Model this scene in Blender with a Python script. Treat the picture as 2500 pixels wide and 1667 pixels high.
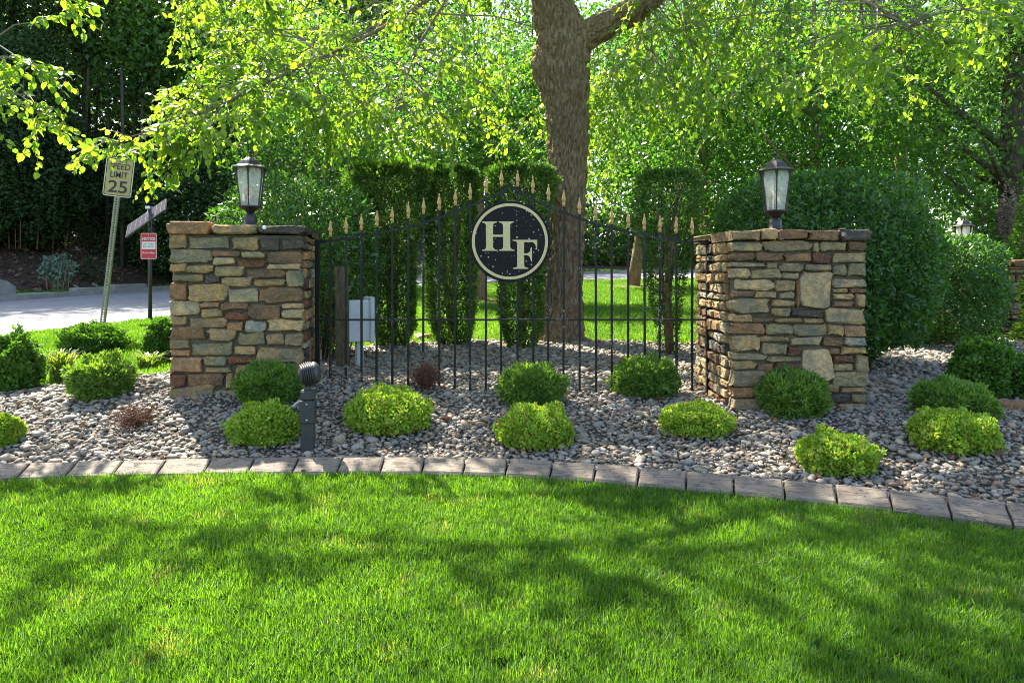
import bpy, bmesh, math, random
import numpy as np
from mathutils import Vector, Matrix, noise as mnoise

random.seed(7)
R = np.random.default_rng(7)
for o in list(bpy.data.objects):
    bpy.data.objects.remove(o)
SC = bpy.context.scene
COL = SC.collection

# ------------------------------------------------------------------ camera, sky, sun, exposure
EYE = 1.35          # eye height above the front lawn
FPX = 1667.0        # focal length in pixels of the 2500 px wide photograph
HOR = 655.0         # horizon row
cam = bpy.data.cameras.new('camera')
cam.lens = 24; cam.sensor_width = 36; cam.shift_y = -0.0714
cam.clip_start = 0.05; cam.clip_end = 2000
camo = bpy.data.objects.new('camera', cam)
camo.location = (0, 0, EYE); camo.rotation_euler = (math.pi/2, 0, 0)
COL.objects.link(camo); SC.camera = camo

SUN_EL = math.radians(50)
SUN_AZ = math.atan2(-0.6, 0.8)          # back and to the left
sunv = Vector((math.sin(SUN_AZ)*math.cos(SUN_EL), math.cos(SUN_AZ)*math.cos(SUN_EL), math.sin(SUN_EL)))
world = bpy.data.worlds.new('World'); SC.world = world; world.use_nodes = True
wn = world.node_tree; wn.nodes.clear()
sky = wn.nodes.new('ShaderNodeTexSky'); sky.sky_type = 'NISHITA'; sky.sun_disc = False
sky.sun_elevation = SUN_EL; sky.sun_rotation = SUN_AZ % (2*math.pi)
sky.air_density = 1.0; sky.dust_density = 1.5; sky.ozone_density = 0.6
bg = wn.nodes.new('ShaderNodeBackground'); bg.inputs['Strength'].default_value = 0.12
wo = wn.nodes.new('ShaderNodeOutputWorld')
wn.links.new(sky.outputs[0], bg.inputs[0]); wn.links.new(bg.outputs[0], wo.inputs[0])
sl = bpy.data.lights.new('sun', 'SUN'); sl.energy = 5.0; sl.angle = math.radians(0.5); sl.color = (1, 0.93, 0.80)
so = bpy.data.objects.new('sun', sl); COL.objects.link(so)
so.rotation_euler = sunv.to_track_quat('Z', 'Y').to_euler(); so.location = (-20, 30, 40)
vs = SC.view_settings
vs.view_transform = 'Standard'; vs.look = 'None'; vs.gamma = 1; vs.use_curve_mapping = False
vs.exposure = 2.15
cy = SC.cycles
cy.max_bounces = 10; cy.diffuse_bounces = 6; cy.glossy_bounces = 3; cy.transmission_bounces = 6; cy.transparent_max_bounces = 12
cy.pixel_filter_type = 'BLACKMAN_HARRIS'; cy.filter_width = 1.0
try: cy.use_denoising = True; cy.denoising_prefilter = 'NONE'; cy.denoising_input_passes = 'RGB_ALBEDO_NORMAL'
except Exception: pass
cy.caustics_reflective = False; cy.caustics_refractive = False; cy.sample_clamp_indirect = 6

# ------------------------------------------------------------------ helpers
def tag(o, label=None, cat=None, group=None, kind=None):
    if label: o['label'] = label
    if cat: o['category'] = cat
    if group: o['group'] = group
    if kind: o['kind'] = kind
    return o

def empty(name, loc=(0, 0, 0), rz=0):
    o = bpy.data.objects.new(name, None); COL.objects.link(o)
    o.location = loc; o.rotation_euler = (0, 0, rz); o.empty_display_size = 0.1
    return o

def link(name, me, mat=None, parent=None, loc=None, rot=None):
    o = bpy.data.objects.new(name, me); COL.objects.link(o)
    if mat is not None and not me.materials: me.materials.append(mat)
    if parent is not None: o.parent = parent
    if loc is not None: o.location = loc
    if rot is not None: o.rotation_euler = rot
    return o

def smooth_mesh(me, on=True):
    me.polygons.foreach_set('use_smooth', np.full(len(me.polygons), on))

def np_mesh(name, verts, faces_n, k, tint=None, smooth=False):
    """verts (V,3), faces_n (F,k) int."""
    me = bpy.data.meshes.new(name)
    V = len(verts); F = len(faces_n)
    me.vertices.add(V); me.vertices.foreach_set('co', np.ascontiguousarray(verts, dtype=np.float32).ravel())
    me.loops.add(F*k); me.loops.foreach_set('vertex_index', np.ascontiguousarray(faces_n, dtype=np.int32).ravel())
    me.polygons.add(F); me.polygons.foreach_set('loop_start', np.arange(0, F*k, k, dtype=np.int32))
    me.polygons.foreach_set('loop_total', np.full(F, k, dtype=np.int32))
    if tint is not None:
        a = me.attributes.new('tint', 'FLOAT', 'POINT'); a.data.foreach_set('value', np.ascontiguousarray(tint, dtype=np.float32))
    me.update(calc_edges=True)
    if smooth: smooth_mesh(me)
    return me

class MB:
    """collects boxes, tubes, lathes and prisms into one mesh"""
    def __init__(s): s.v = []; s.f = []; s.sm = []
    def add(s, vs_, fs, sm=False, M=None):
        o = len(s.v)
        for p in vs_:
            p = Vector(p)
            if M is not None: p = M @ p
            s.v.append(p[:])
        for f in fs: s.f.append([i+o for i in f]); s.sm.append(sm)
        return s
    def box(s, c, d, M=None, bev=0.0):
        x, y, z = d[0]/2, d[1]/2, d[2]/2
        if bev <= 0:
            vs_ = [(c[0]+sx*x, c[1]+sy*y, c[2]+sz*z) for sx in (-1, 1) for sy in (-1, 1) for sz in (-1, 1)]
            fs = [(0, 1, 3, 2), (4, 6, 7, 5), (0, 4, 5, 1), (2, 3, 7, 6), (0, 2, 6, 4), (1, 5, 7, 3)]
            return s.add(vs_, fs, False, M)
        bm = bmesh.new(); bmesh.ops.create_cube(bm, size=1)
        for v in bm.verts: v.co = Vector((v.co.x*d[0]+c[0], v.co.y*d[1]+c[1], v.co.z*d[2]+c[2]))
        bmesh.ops.bevel(bm, geom=bm.edges[:], offset=bev, segments=2, affect='EDGES', profile=.5)
        bm.verts.index_update()
        s.add([v.co.copy() for v in bm.verts], [[v.index for v in f.verts] for f in bm.faces], False, M); bm.free(); return s
    def tube(s, pts, rad, n=6, sm=True, caps=True, M=None, sq=None):
        pts = [Vector(p) for p in pts]
        if not hasattr(rad, '__len__'): rad = [rad]*len(pts)
        vs_ = []; fs = []
        up = Vector((0, 0, 1)); prev = None
        for i, p in enumerate(pts):
            t = (pts[min(i+1, len(pts)-1)]-pts[max(i-1, 0)]).normalized()
            if prev is None:
                a = up if abs(t.dot(up)) < .9 else Vector((0, 1, 0))
                u = t.cross(a).normalized()
            else:
                u = (prev-t*prev.dot(t)).normalized()
            prev = u; w = t.cross(u)
            for k in range(n):
                an = 2*math.pi*(k+.5)/n
                vs_.append(p+(u*math.cos(an)+w*math.sin(an))*rad[i])
        for i in range(len(pts)-1):
            for k in range(n):
                k2 = (k+1) % n
                fs.append((i*n+k, i*n+k2, (i+1)*n+k2, (i+1)*n+k))
        if caps:
            fs.append(tuple(range(n-1, -1, -1))); fs.append(tuple(range((len(pts)-1)*n, len(pts)*n)))
        return s.add(vs_, fs, sm, M)
    def lathe(s, prof, n=16, sm=True, M=None, phase=0.0):
        vs_ = []; fs = []
        for (r, z) in prof:
            for k in range(n):
                an = 2*math.pi*k/n+phase
                vs_.append((r*math.cos(an), r*math.sin(an), z))
        m = len(prof)
        for i in range(m-1):
            for k in range(n):
                k2 = (k+1) % n
                fs.append((i*n+k, i*n+k2, (i+1)*n+k2, (i+1)*n+k))
        fs.append(tuple(range(n-1, -1, -1))); fs.append(tuple(range((m-1)*n, m*n)))
        return s.add(vs_, fs, sm, M)
    def prism(s, poly, y0, y1, M=None):
        """polygon in x,z extruded from y0 to y1"""
        n = len(poly)
        vs_ = [(p[0], y0, p[1]) for p in poly]+[(p[0], y1, p[1]) for p in poly]
        fs = [tuple(range(n)), tuple(range(2*n-1, n-1, -1))]
        for i in range(n):
            j = (i+1) % n
            fs.append((i, i+n, j+n, j))
        return s.add(vs_, fs, False, M)
    def mesh(s, name):
        me = bpy.data.meshes.new(name); me.from_pydata(s.v, [], s.f); me.update()
        me.polygons.foreach_set('use_smooth', np.array(s.sm, dtype=bool))
        bm = bmesh.new(); bm.from_mesh(me); bmesh.ops.recalc_face_normals(bm, faces=bm.faces); bm.to_mesh(me); bm.free()
        return me
    def build(s, name, mat, parent=None, loc=None, rot=None):
        return link(name, s.mesh(name), mat, parent, loc, rot)

# ------------------------------------------------------------------ materials
def new_mat(name):
    m = bpy.data.materials.new(name); m.use_nodes = True; m.node_tree.nodes.clear()
    return m, m.node_tree
def nd(nt, typ, props=None, ins=None):
    n = nt.nodes.new(typ)
    for k, v in (props or {}).items(): setattr(n, k, v)
    for k, v in (ins or {}).items():
        if hasattr(v, 'is_output'): nt.links.new(v, n.inputs[k])
        else: n.inputs[k].default_value = v
    return n
def rgba(c): return (c[0], c[1], c[2], 1)
def ramp(nt, fac, stops, interp='LINEAR'):
    n = nd(nt, 'ShaderNodeValToRGB', None, {'Fac': fac}); cr = n.color_ramp; cr.interpolation = interp
    while len(cr.elements) < len(stops): cr.elements.new(0.5)
    for e, (p, c) in zip(cr.elements, stops): e.position = p; e.color = rgba(c)
    return n.outputs['Color']
def mix(nt, fac, a, b, mode='MIX'):
    n = nd(nt, 'ShaderNodeMix', {'data_type': 'RGBA', 'blend_type': mode})
    for s, v in ((n.inputs[0], fac), (n.inputs[6], a), (n.inputs[7], b)):
        if hasattr(v, 'is_output'): nt.links.new(v, s)
        else: s.default_value = rgba(v) if hasattr(v, '__len__') else v
    return n.outputs[2]
def noise(nt, scale, detail=4, rough=.55, vec=None, dim='3D'):
    n = nd(nt, 'ShaderNodeTexNoise', {'noise_dimensions': dim}, {'Scale': scale, 'Detail': detail, 'Roughness': rough})
    if vec is not None: nt.links.new(vec, n.inputs['Vector'])
    return n.outputs['Fac']
def math_(nt, op, a, b=0.0):
    n = nd(nt, 'ShaderNodeMath', {'operation': op})
    for i, v in enumerate((a, b)):
        if hasattr(v, 'is_output'): nt.links.new(v, n.inputs[i])
        else: n.inputs[i].default_value = v
    return n.outputs[0]
def bump(nt, h, strength, dist=.01):
    return nd(nt, 'ShaderNodeBump', None, {'Height': h, 'Strength': strength, 'Distance': dist}).outputs[0]
def finish(nt, sh):
    o = nt.nodes.new('ShaderNodeOutputMaterial'); nt.links.new(sh, o.inputs['Surface'])

def leaf_mat(name, stops, tmul=(1.6, 1.7, .6), fac=.45, rough=.42, spec=.4):
    m, nt = new_mat(name)
    at = nd(nt, 'ShaderNodeAttribute', {'attribute_name': 'tint'})
    c = ramp(nt, at.outputs['Fac'], stops)
    p = nd(nt, 'ShaderNodeBsdfPrincipled', None, {'Base Color': c, 'Roughness': rough, 'Specular IOR Level': spec})
    tc = mix(nt, 1.0, c, tmul, 'MULTIPLY')
    t = nd(nt, 'ShaderNodeBsdfTranslucent', None, {'Color': tc})
    mx = nd(nt, 'ShaderNodeMixShader', None, {'Fac': fac, 1: p.outputs[0], 2: t.outputs[0]})
    finish(nt, mx.outputs[0]); return m

def plain_mat(name, c, rough=.5, metal=0.0, var=.25, scale=8, bmp=.15, bdist=.004, c2=None, bscale=None, spec=.5):
    m, nt = new_mat(name)
    tc = nd(nt, 'ShaderNodeTexCoord').outputs['Object']
    f = noise(nt, scale, 5, .6, tc)
    c2 = c2 or tuple(x*(1-var) for x in c); c1 = tuple(min(1, x*(1+var)) for x in c)
    col = ramp(nt, f, [(.3, c2), (.7, c1)])
    h = noise(nt, bscale or scale*6, 4, .6, tc)
    p = nd(nt, 'ShaderNodeBsdfPrincipled', None, {'Base Color': col, 'Roughness': rough, 'Metallic': metal, 'Specular IOR Level': spec, 'Normal': bump(nt, h, bmp, bdist)})
    finish(nt, p.outputs[0]); return m

M = {}
M['canopy'] = leaf_mat('canopy_leaf', [(0, (.05, .115, .014)), (.55, (.10, .185, .02)), (1, (.16, .23, .028))], (3.2, 3.0, .9), .54, .38, .5)
M['fine'] = leaf_mat('fine_leaf', [(0, (.028, .078, .016)), (.6, (.058, .14, .024)), (1, (.11, .20, .028))], (2.5, 2.6, .9), .48)
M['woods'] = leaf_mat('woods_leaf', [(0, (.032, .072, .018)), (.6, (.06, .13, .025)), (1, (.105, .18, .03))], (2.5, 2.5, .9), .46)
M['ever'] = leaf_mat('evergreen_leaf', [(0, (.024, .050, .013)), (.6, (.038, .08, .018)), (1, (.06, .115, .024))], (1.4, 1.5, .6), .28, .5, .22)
M['laurel'] = leaf_mat('laurel_leaf', [(0, (.036, .09, .024)), (.6, (.056, .14, .027)), (1, (.10, .21, .03))], (1.9, 2.0, .6), .38, .38, .45)
M['yew'] = leaf_mat('yew_needle', [(0, (.035, .075, .018)), (.55, (.08, .17, .032)), (1, (.19, .33, .055))], (1.7, 1.8, .6), .36, .5)
M['globe'] = leaf_mat('globe_needle', [(0, (.065, .125, .03)), (.55, (.115, .215, .04)), (1, (.20, .32, .06))], (2.0, 1.9, .5), .38, .55, .3)
M['box'] = leaf_mat('boxwood_leaf', [(0, (.045, .10, .018)), (.6, (.075, .17, .025)), (1, (.12, .25, .03))], (1.8, 1.8, .5), .36, .4)
M['gold'] = leaf_mat('golden_leaf', [(0, (.12, .26, .025)), (.55, (.23, .38, .035)), (.9, (.40, .48, .06)), (1, (.48, .40, .12))], (1.5, 1.4, .6), .38, .5, .3)
M['strap'] = leaf_mat('strap_leaf', [(0, (.08, .14, .02)), (.6, (.16, .24, .035)), (1, (.30, .30, .08))], (1.6, 1.6, .6), .4)
M['pale'] = leaf_mat('pale_leaf', [(0, (.10, .16, .11)), (1, (.24, .32, .22))], (1, 1.1, .8), .3)
M['white'] = leaf_mat('white_petal', [(0, (.5, .55, .48)), (1, (.75, .78, .72))], (1, 1, 1), .3)
M['dead'] = leaf_mat('dead_twig', [(0, (.09, .045, .028)), (.6, (.17, .085, .05)), (1, (.30, .18, .11))], (1, 1, 1), .15, .7, .2)

def bark_mat(name, a, b, c, sc=1.0):
    m, nt = new_mat(name)
    tc = nd(nt, 'ShaderNodeTexCoord').outputs['Object']
    mp = nd(nt, 'ShaderNodeMapping', None, {'Vector': tc, 'Scale': (sc*14, sc*14, sc*3.2)}).outputs[0]
    f = noise(nt, 2.2, 6, .65, mp); f2 = noise(nt, 9, 4, .6, mp); f3 = noise(nt, 1.2, 3, .5, tc)
    col = ramp(nt, f, [(.32, a), (.52, b), (.72, c)])
    col = mix(nt, math_(nt, 'MULTIPLY', f3, .5), col, tuple(x*.6 for x in b))
    h = math_(nt, 'ADD', f, math_(nt, 'MULTIPLY', f2, .4))
    p = nd(nt, 'ShaderNodeBsdfPrincipled', None, {'Base Color': col, 'Roughness': .9, 'Specular IOR Level': .15, 'Normal': bump(nt, h, .9, .02)})
    finish(nt, p.outputs[0]); return m
M['bark'] = bark_mat('furrowed_bark', (.095, .06, .034), (.28, .20, .125), (.50, .385, .27))
M['bark2'] = bark_mat('dark_bark', (.04, .03, .022), (.09, .068, .05), (.15, .12, .09), .7)
M['twig'] = plain_mat('twig_bark', (.19, .15, .12), .8, 0, .3, 5, .1)
M['stem'] = plain_mat('brown_stem', (.27, .17, .095), .85, 0, .4, 9, .2)

def stone_mat():
    m, nt = new_mat('field_stone')
    oi = nd(nt, 'ShaderNodeObjectInfo'); tc = nd(nt, 'ShaderNodeTexCoord').outputs['Object']
    off = nd(nt, 'ShaderNodeCombineXYZ', None, {0: math_(nt, 'MULTIPLY', oi.outputs['Random'], 37.0), 1: math_(nt, 'MULTIPLY', oi.outputs['Random'], 91.0), 2: math_(nt, 'MULTIPLY', oi.outputs['Random'], 17.0)}).outputs[0]
    v = nd(nt, 'ShaderNodeVectorMath', {'operation': 'ADD'}, {0: tc, 1: off}).outputs[0]
    big = noise(nt, 7, 5, .6, v); mid = noise(nt, 24, 5, .65, v); fin = noise(nt, 110, 4, .7, v)
    base = oi.outputs['Color']
    warm = mix(nt, 1.0, base, (1.35, 1.05, .72), 'MULTIPLY'); cold = mix(nt, 1.0, base, (.62, .66, .64), 'MULTIPLY')
    c = mix(nt, ramp(nt, big, [(.35, (0, 0, 0)), (.62, (1, 1, 1))]), cold, warm)
    c = mix(nt, ramp(nt, mid, [(.42, (.55, .55, .55)), (.6, (0, 0, 0))]), c, mix(nt, 1.0, base, (.42, .40, .36), 'MULTIPLY'))
    c = mix(nt, ramp(nt, fin, [(.57, (0, 0, 0)), (.70, (.65, .65, .65))]), c, (.46, .43, .36))
    h = math_(nt, 'ADD', math_(nt, 'MULTIPLY', mid, 1.0), math_(nt, 'MULTIPLY', fin, .35))
    p = nd(nt, 'ShaderNodeBsdfPrincipled', None, {'Base Color': c, 'Roughness': .85, 'Specular IOR Level': .25, 'Normal': bump(nt, h, 1.0, .035)})
    finish(nt, p.outputs[0]); return m
M['stone'] = stone_mat()
M['mortar'] = plain_mat('dark_mortar', (.12, .10, .075), .95, 0, .4, 14, .6, .01)

def pebble_mat():
    m, nt = new_mat('river_pebble')
    oi = nd(nt, 'ShaderNodeObjectInfo'); tc = nd(nt, 'ShaderNodeTexCoord').outputs['Object']
    c = ramp(nt, oi.outputs['Random'], [(0, (.15, .145, .14)), (.12, (.27, .265, .25)), (.25, (.19, .19, .19)), (.38, (.33, .275, .20)), (.5, (.22, .20, .175)), (.6, (.14, .13, .12)), (.7, (.40, .365, .31)), (.78, (.26, .185, .125)), (.86, (.30, .28, .25)), (.95, (.21, .135, .095)), (1, (.35, .305, .24))])
    f = noise(nt, 40, 4, .6, tc); f2 = noise(nt, 160, 3, .6, tc)
    c = mix(nt, 1.0, c, (1.08, 1.03, .93), 'MULTIPLY')
    c = mix(nt, ramp(nt, f, [(.35, (.45, .45, .45)), (.65, (0, 0, 0))]), c, mix(nt, 1, c, (.6, .58, .55), 'MULTIPLY'))
    p = nd(nt, 'ShaderNodeBsdfPrincipled', None, {'Base Color': c, 'Roughness': .7, 'Specular IOR Level': .35, 'Normal': bump(nt, f2, .25, .004)})
    finish(nt, p.outputs[0]); return m
M['pebble'] = pebble_mat()

def grass_mat(name, dk, lt, dry, tm, dryamt=.5):
    m, nt = new_mat(name)
    oi = nd(nt, 'ShaderNodeObjectInfo'); at = nd(nt, 'ShaderNodeAttribute', {'attribute_name': 'tint'})
    loc = oi.outputs['Location']
    n1 = noise(nt, .9, 4, .6, loc); n2 = noise(nt, 3.5, 3, .6, loc)
    r = math_(nt, 'ADD', math_(nt, 'MULTIPLY', at.outputs['Fac'], .55), math_(nt, 'MULTIPLY', oi.outputs['Random'], .45))
    c = ramp(nt, r, [(.1, dk), (.9, lt)])
    c = mix(nt, ramp(nt, n1, [(.35, (.5, .5, .5)), (.6, (0, 0, 0))]), c, tuple(x*.72 for x in dk))
    dm = math_(nt, 'MULTIPLY', ramp(nt, n2, [(.58, (0, 0, 0)), (.72, (1, 1, 1))]), math_(nt, 'GREATER_THAN', at.outputs['Fac'], 1-dryamt))
    c = mix(nt, dm, c, dry)
    p = nd(nt, 'ShaderNodeBsdfPrincipled', None, {'Base Color': c, 'Roughness': .45, 'Specular IOR Level': .35})
    t = nd(nt, 'ShaderNodeBsdfTranslucent', None, {'Color': mix(nt, 1.0, c, tm, 'MULTIPLY')})
    mx = nd(nt, 'ShaderNodeMixShader', None, {'Fac': .52, 1: p.outputs[0], 2: t.outputs[0]})
    finish(nt, mx.outputs[0]); return m
M['grass'] = grass_mat('lawn_blade', (.042, .115, .016), (.135, .255, .030), (.30, .27, .14), (2.1, 2.1, .6), .4)
M['soil'] = plain_mat('dark_soil', (.055, .042, .030), .95, 0, .4, 20, .6, .01)

def ground_mat():
    m, nt = new_mat('ground')
    at = nd(nt, 'ShaderNodeAttribute', {'attribute_name': 'tint'})
    tc = nd(nt, 'ShaderNodeTexCoord').outputs['Object']
    f = noise(nt, 6, 6, .65, tc); f2 = noise(nt, 30, 4, .6, tc)
    g = ramp(nt, f, [(.3, (.035, .065, .012)), (.55, (.055, .10, .016)), (.75, (.085, .10, .03))])
    l = ramp(nt, f2, [(.3, (.022, .016, .011)), (.5, (.055, .038, .025)), (.68, (.15, .11, .075))])
    c = mix(nt, at.outputs['Fac'], g, l)
    p = nd(nt, 'ShaderNodeBsdfPrincipled', None, {'Base Color': c, 'Roughness': .95, 'Specular IOR Level': .1, 'Normal': bump(nt, f2, .8, .03)})
    finish(nt, p.outputs[0]); return m
M['ground'] = ground_mat()
def road_mat():
    m, nt = new_mat('asphalt')
    tc = nd(nt, 'ShaderNodeTexCoord').outputs['Object']
    f = noise(nt, .6, 5, .6, tc); f2 = noise(nt, 60, 3, .7, tc); f3 = noise(nt, 3, 6, .7, tc)
    c = ramp(nt, f, [(.3, (.17, .17, .175)), (.7, (.25, .245, .24))])
    c = mix(nt, ramp(nt, f2, [(.4, (.35, .35, .35)), (.6, (0, 0, 0))]), c, (.11, .11, .115))
    c = mix(nt, ramp(nt, f3, [(.485, (0, 0, 0)), (.5, (.6, .6, .6)), (.515, (0, 0, 0))]), c, (.08, .08, .08))
    p = nd(nt, 'ShaderNodeBsdfPrincipled', None, {'Base Color': c, 'Roughness': .85, 'Normal': bump(nt, f2, .4, .005)})
    finish(nt, p.outputs[0]); return m
M['road'] = road_mat()
M['mulch'] = plain_mat('bark_mulch', (.16, .085, .05), .95, 0, .5, 18, .8, .02)
M['concrete'] = plain_mat('concrete', (.24, .225, .205), .9, 0, .25, 3, .4, .004, None, 60)
def kerb_mat():
    m, nt = new_mat('stamped_kerb')
    oi = nd(nt, 'ShaderNodeObjectInfo'); tc = nd(nt, 'ShaderNodeTexCoord').outputs['Object']
    off = nd(nt, 'ShaderNodeCombineXYZ', None, {0: math_(nt, 'MULTIPLY', oi.outputs['Random'], 50.0), 2: math_(nt, 'MULTIPLY', oi.outputs['Random'], 23.0)}).outputs[0]
    v = nd(nt, 'ShaderNodeVectorMath', {'operation': 'ADD'}, {0: tc, 1: off}).outputs[0]
    st = nd(nt, 'ShaderNodeMapping', None, {'Vector': v, 'Scale': (3, 16, 16)}).outputs[0]
    wv = noise(nt, 1.5, 3, .5, st); f = noise(nt, 9, 5, .6, v); f2 = noise(nt, 140, 3, .6, v)
    c = ramp(nt, f, [(.3, (.14, .108, .078)), (.7, (.235, .19, .145))])
    ln = ramp(nt, wv, [(.47, (0, 0, 0)), (.5, (1, 1, 1)), (.515, (0, 0, 0))])
    c = mix(nt, math_(nt, 'MULTIPLY', ln, .75), c, (.07, .055, .05))
    c = mix(nt, ramp(nt, f2, [(.35, (.3, .3, .3)), (.6, (0, 0, 0))]), c, (.12, .10, .09))
    h = math_(nt, 'SUBTRACT', math_(nt, 'MULTIPLY', f2, .25), ln)
    p = nd(nt, 'ShaderNodeBsdfPrincipled', None, {'Base Color': c, 'Roughness': .8, 'Specular IOR Level': .3, 'Normal': bump(nt, h, .7, .006)})
    finish(nt, p.outputs[0]); return m
M['kerb'] = kerb_mat()
def iron_mat():
    m, nt = new_mat('black_iron')
    g = nd(nt, 'ShaderNodeNewGeometry').outputs['Position']
    f = noise(nt, 3.5, 4, .6, g); f2 = noise(nt, 70, 2, .6, g)
    k = math_(nt, 'MULTIPLY', ramp(nt, f, [(.55, (0, 0, 0)), (.66, (1, 1, 1))]), ramp(nt, f2, [(.56, (0, 0, 0)), (.62, (.8, .8, .8))]))
    c = mix(nt, k, (.007, .0065, .007), (.45, .45, .43))
    p = nd(nt, 'ShaderNodeBsdfPrincipled', None, {'Base Color': c, 'Roughness': .45, 'Specular IOR Level': .3})
    finish(nt, p.outputs[0]); return m
M['iron'] = iron_mat()
M['lampmetal'] = plain_mat('bronze_black_metal', (.022, .016, .014), .4, 0, .35, 20, .2, .002)
M['goldpaint'] = plain_mat('gold_paint', (.50, .31, .12), .6, 0, .18, 30, .2, .002, None, None, .2)
M['cream'] = plain_mat('cream_gold', (.60, .47, .23), .6, 0, .12, 40, .3, .002)
def sign_black():
    m, nt = new_mat('weathered_black_board')
    tc = nd(nt, 'ShaderNodeTexCoord').outputs['Object']
    vo = nd(nt, 'ShaderNodeTexVoronoi', None, {'Vector': tc, 'Scale': 48.0})
    pick = nd(nt, 'ShaderNodeSeparateColor', None, {0: vo.outputs['Color']}).outputs[0]
    thr = math_(nt, 'MULTIPLY', math_(nt, 'MAXIMUM', math_(nt, 'SUBTRACT', pick, .66), 0), .95)
    spot = math_(nt, 'LESS_THAN', vo.outputs['Distance'], thr)
    f = noise(nt, 12, 5, .7, tc)
    c = mix(nt, ramp(nt, f, [(.4, (0, 0, 0)), (.8, (.5, .5, .5))]), (.009, .008, .009), (.022, .021, .022))
    c = mix(nt, spot, c, (.55, .55, .52))
    p = nd(nt, 'ShaderNodeBsdfPrincipled', None, {'Base Color': c, 'Roughness': .65, 'Specular IOR Level': .2, 'Normal': bump(nt, f, .2, .003)})
    finish(nt, p.outputs[0]); return m
M['signblack'] = sign_black()
def glass_mat():
    m, nt = new_mat('dusty_seeded_glass')
    tc = nd(nt, 'ShaderNodeTexCoord').outputs['Object']
    f = noise(nt, 30, 4, .6, tc)
    d = nd(nt, 'ShaderNodeBsdfPrincipled', None, {'Base Color': (.80, .83, .79, 1), 'Roughness': .25, 'Normal': bump(nt, f, .3, .003)})
    tl = nd(nt, 'ShaderNodeBsdfTranslucent', None, {'Color': (.92, .93, .88, 1)})
    a = nd(nt, 'ShaderNodeMixShader', None, {'Fac': .6, 1: d.outputs[0], 2: tl.outputs[0]})
    tr = nd(nt, 'ShaderNodeBsdfTransparent', None, {'Color': (.95, .97, .95, 1)})
    mx = nd(nt, 'ShaderNodeMixShader', None, {'Fac': ramp(nt, f, [(.35, (.72, .72, .72)), (.65, (.48, .48, .48))]), 1: a.outputs[0], 2: tr.outputs[0]})
    finish(nt, mx.outputs[0]); return m
M['glass'] = glass_mat()
M['candle'] = plain_mat('ivory_tube', (.10, .085, .07), .5, 0, .1, 8, .05)
M['bulb'] = plain_mat('painted_glow_bulb', (.72, .36, .12), .2, 0, .15, 8, .02)  # orange glow painted into the diffuse colour, the bulb emits nothing
M['speed'] = plain_mat('backlit_tan_sign_face', (.40, .31, .11), .5, 0, .15, 6, .05)  # white sign coloured tan, its backlit look put into the base colour
M['signrim'] = plain_mat('sign_rim', (.62, .60, .48), .5, 0, .1, 6, .05)
M['ink'] = plain_mat('dark_ink', (.02, .017, .012), .5, 0, .2, 10, .02)
M['red'] = plain_mat('red_sign', (.50, .022, .035), .4, 0, .1, 5, .03)
M['whitepaint'] = plain_mat('white_paint', (.75, .73, .70), .45, 0, .06, 5, .03)
M['zinc'] = plain_mat('galvanised_green_steel', (.24, .24, .15), .45, .3, .2, 12, .1)
M['darkpole'] = plain_mat('dark_bronze_pole', (.035, .032, .03), .4, 0, .2, 10, .05)
M['solar'] = plain_mat('solar_cell', (.03, .03, .04), .6, 0, .2, 6, .02, .004, None, None, .05)
M['cellline'] = plain_mat('cell_line', (.10, .10, .11), .6, 0, .1, 8, .02)
M['alu'] = plain_mat('aluminium', (.55, .56, .58), .3, .8, .1, 10, .05)
M['pvc'] = plain_mat('grey_pvc', (.038, .037, .039), .45, 0, .25, 9, .1, .003)
M['utility'] = plain_mat('pale_grey_plastic', (.50, .53, .54), .5, 0, .08, 5, .05)
M['oldwood'] = bark_mat('weathered_wood', (.07, .055, .03), (.15, .125, .07), (.24, .2, .12), 1.2)

# ------------------------------------------------------------------ the lie of the land
def catmull(pts, n=12):
    pts = np.array(pts, float); out = []
    P = np.vstack([2*pts[0]-pts[1], pts, 2*pts[-1]-pts[-2]])
    for i in range(1, len(P)-2):
        p0, p1, p2, p3 = P[i-1], P[i], P[i+1], P[i+2]
        for t in np.linspace(0, 1, n, endpoint=False):
            out.append(.5*((2*p1)+(-p0+p2)*t+(2*p0-5*p1+4*p2-p3)*t*t+(-p0+3*p1-3*p2+p3)*t**3))
    out.append(pts[-1]); return np.array(out)
KERB = catmull([(-11, 1.6), (-8, 2.95), (-6, 3.62), (-4.5, 4.0), (-3.15, 4.21), (-1.65, 4.34), (-.4, 4.35), (.31, 4.25), (1.02, 4.05), (1.74, 3.82), (2.61, 3.48), (3.6, 3.0), (5, 2.2), (7, .8), (9, -1)])
def yk(x): return np.interp(x, KERB[:, 0], KERB[:, 1])
def sstep(t): t = np.clip(t, 0, 1); return t*t*(3-2*t)
NEAR = catmull([(-13, -14), (-10, -2), (-8.4, 5.5), (-7.64, 10.2), (-6.75, 13.6), (-5.4, 19.5), (-3.65, 25.0), (-1.1, 28), (3, 30), (8, 31.3), (16, 32.5), (40, 34)], 10)
FAR = catmull([(-24, -14), (-20, -2), (-17, 7), (-15.2, 13), (-14, 18.6), (-12.0, 25.0), (-8, 30.5), (-2, 34.2), (4, 36.6), (9, 38.3), (17, 39.8), (40, 42)], 10)
MID = (NEAR+FAR)/2; HW = np.linalg.norm(FAR-NEAR, axis=1)/2
TAN = np.gradient(MID, axis=0); TAN /= np.linalg.norm(TAN, axis=1)[:, None]
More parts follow.
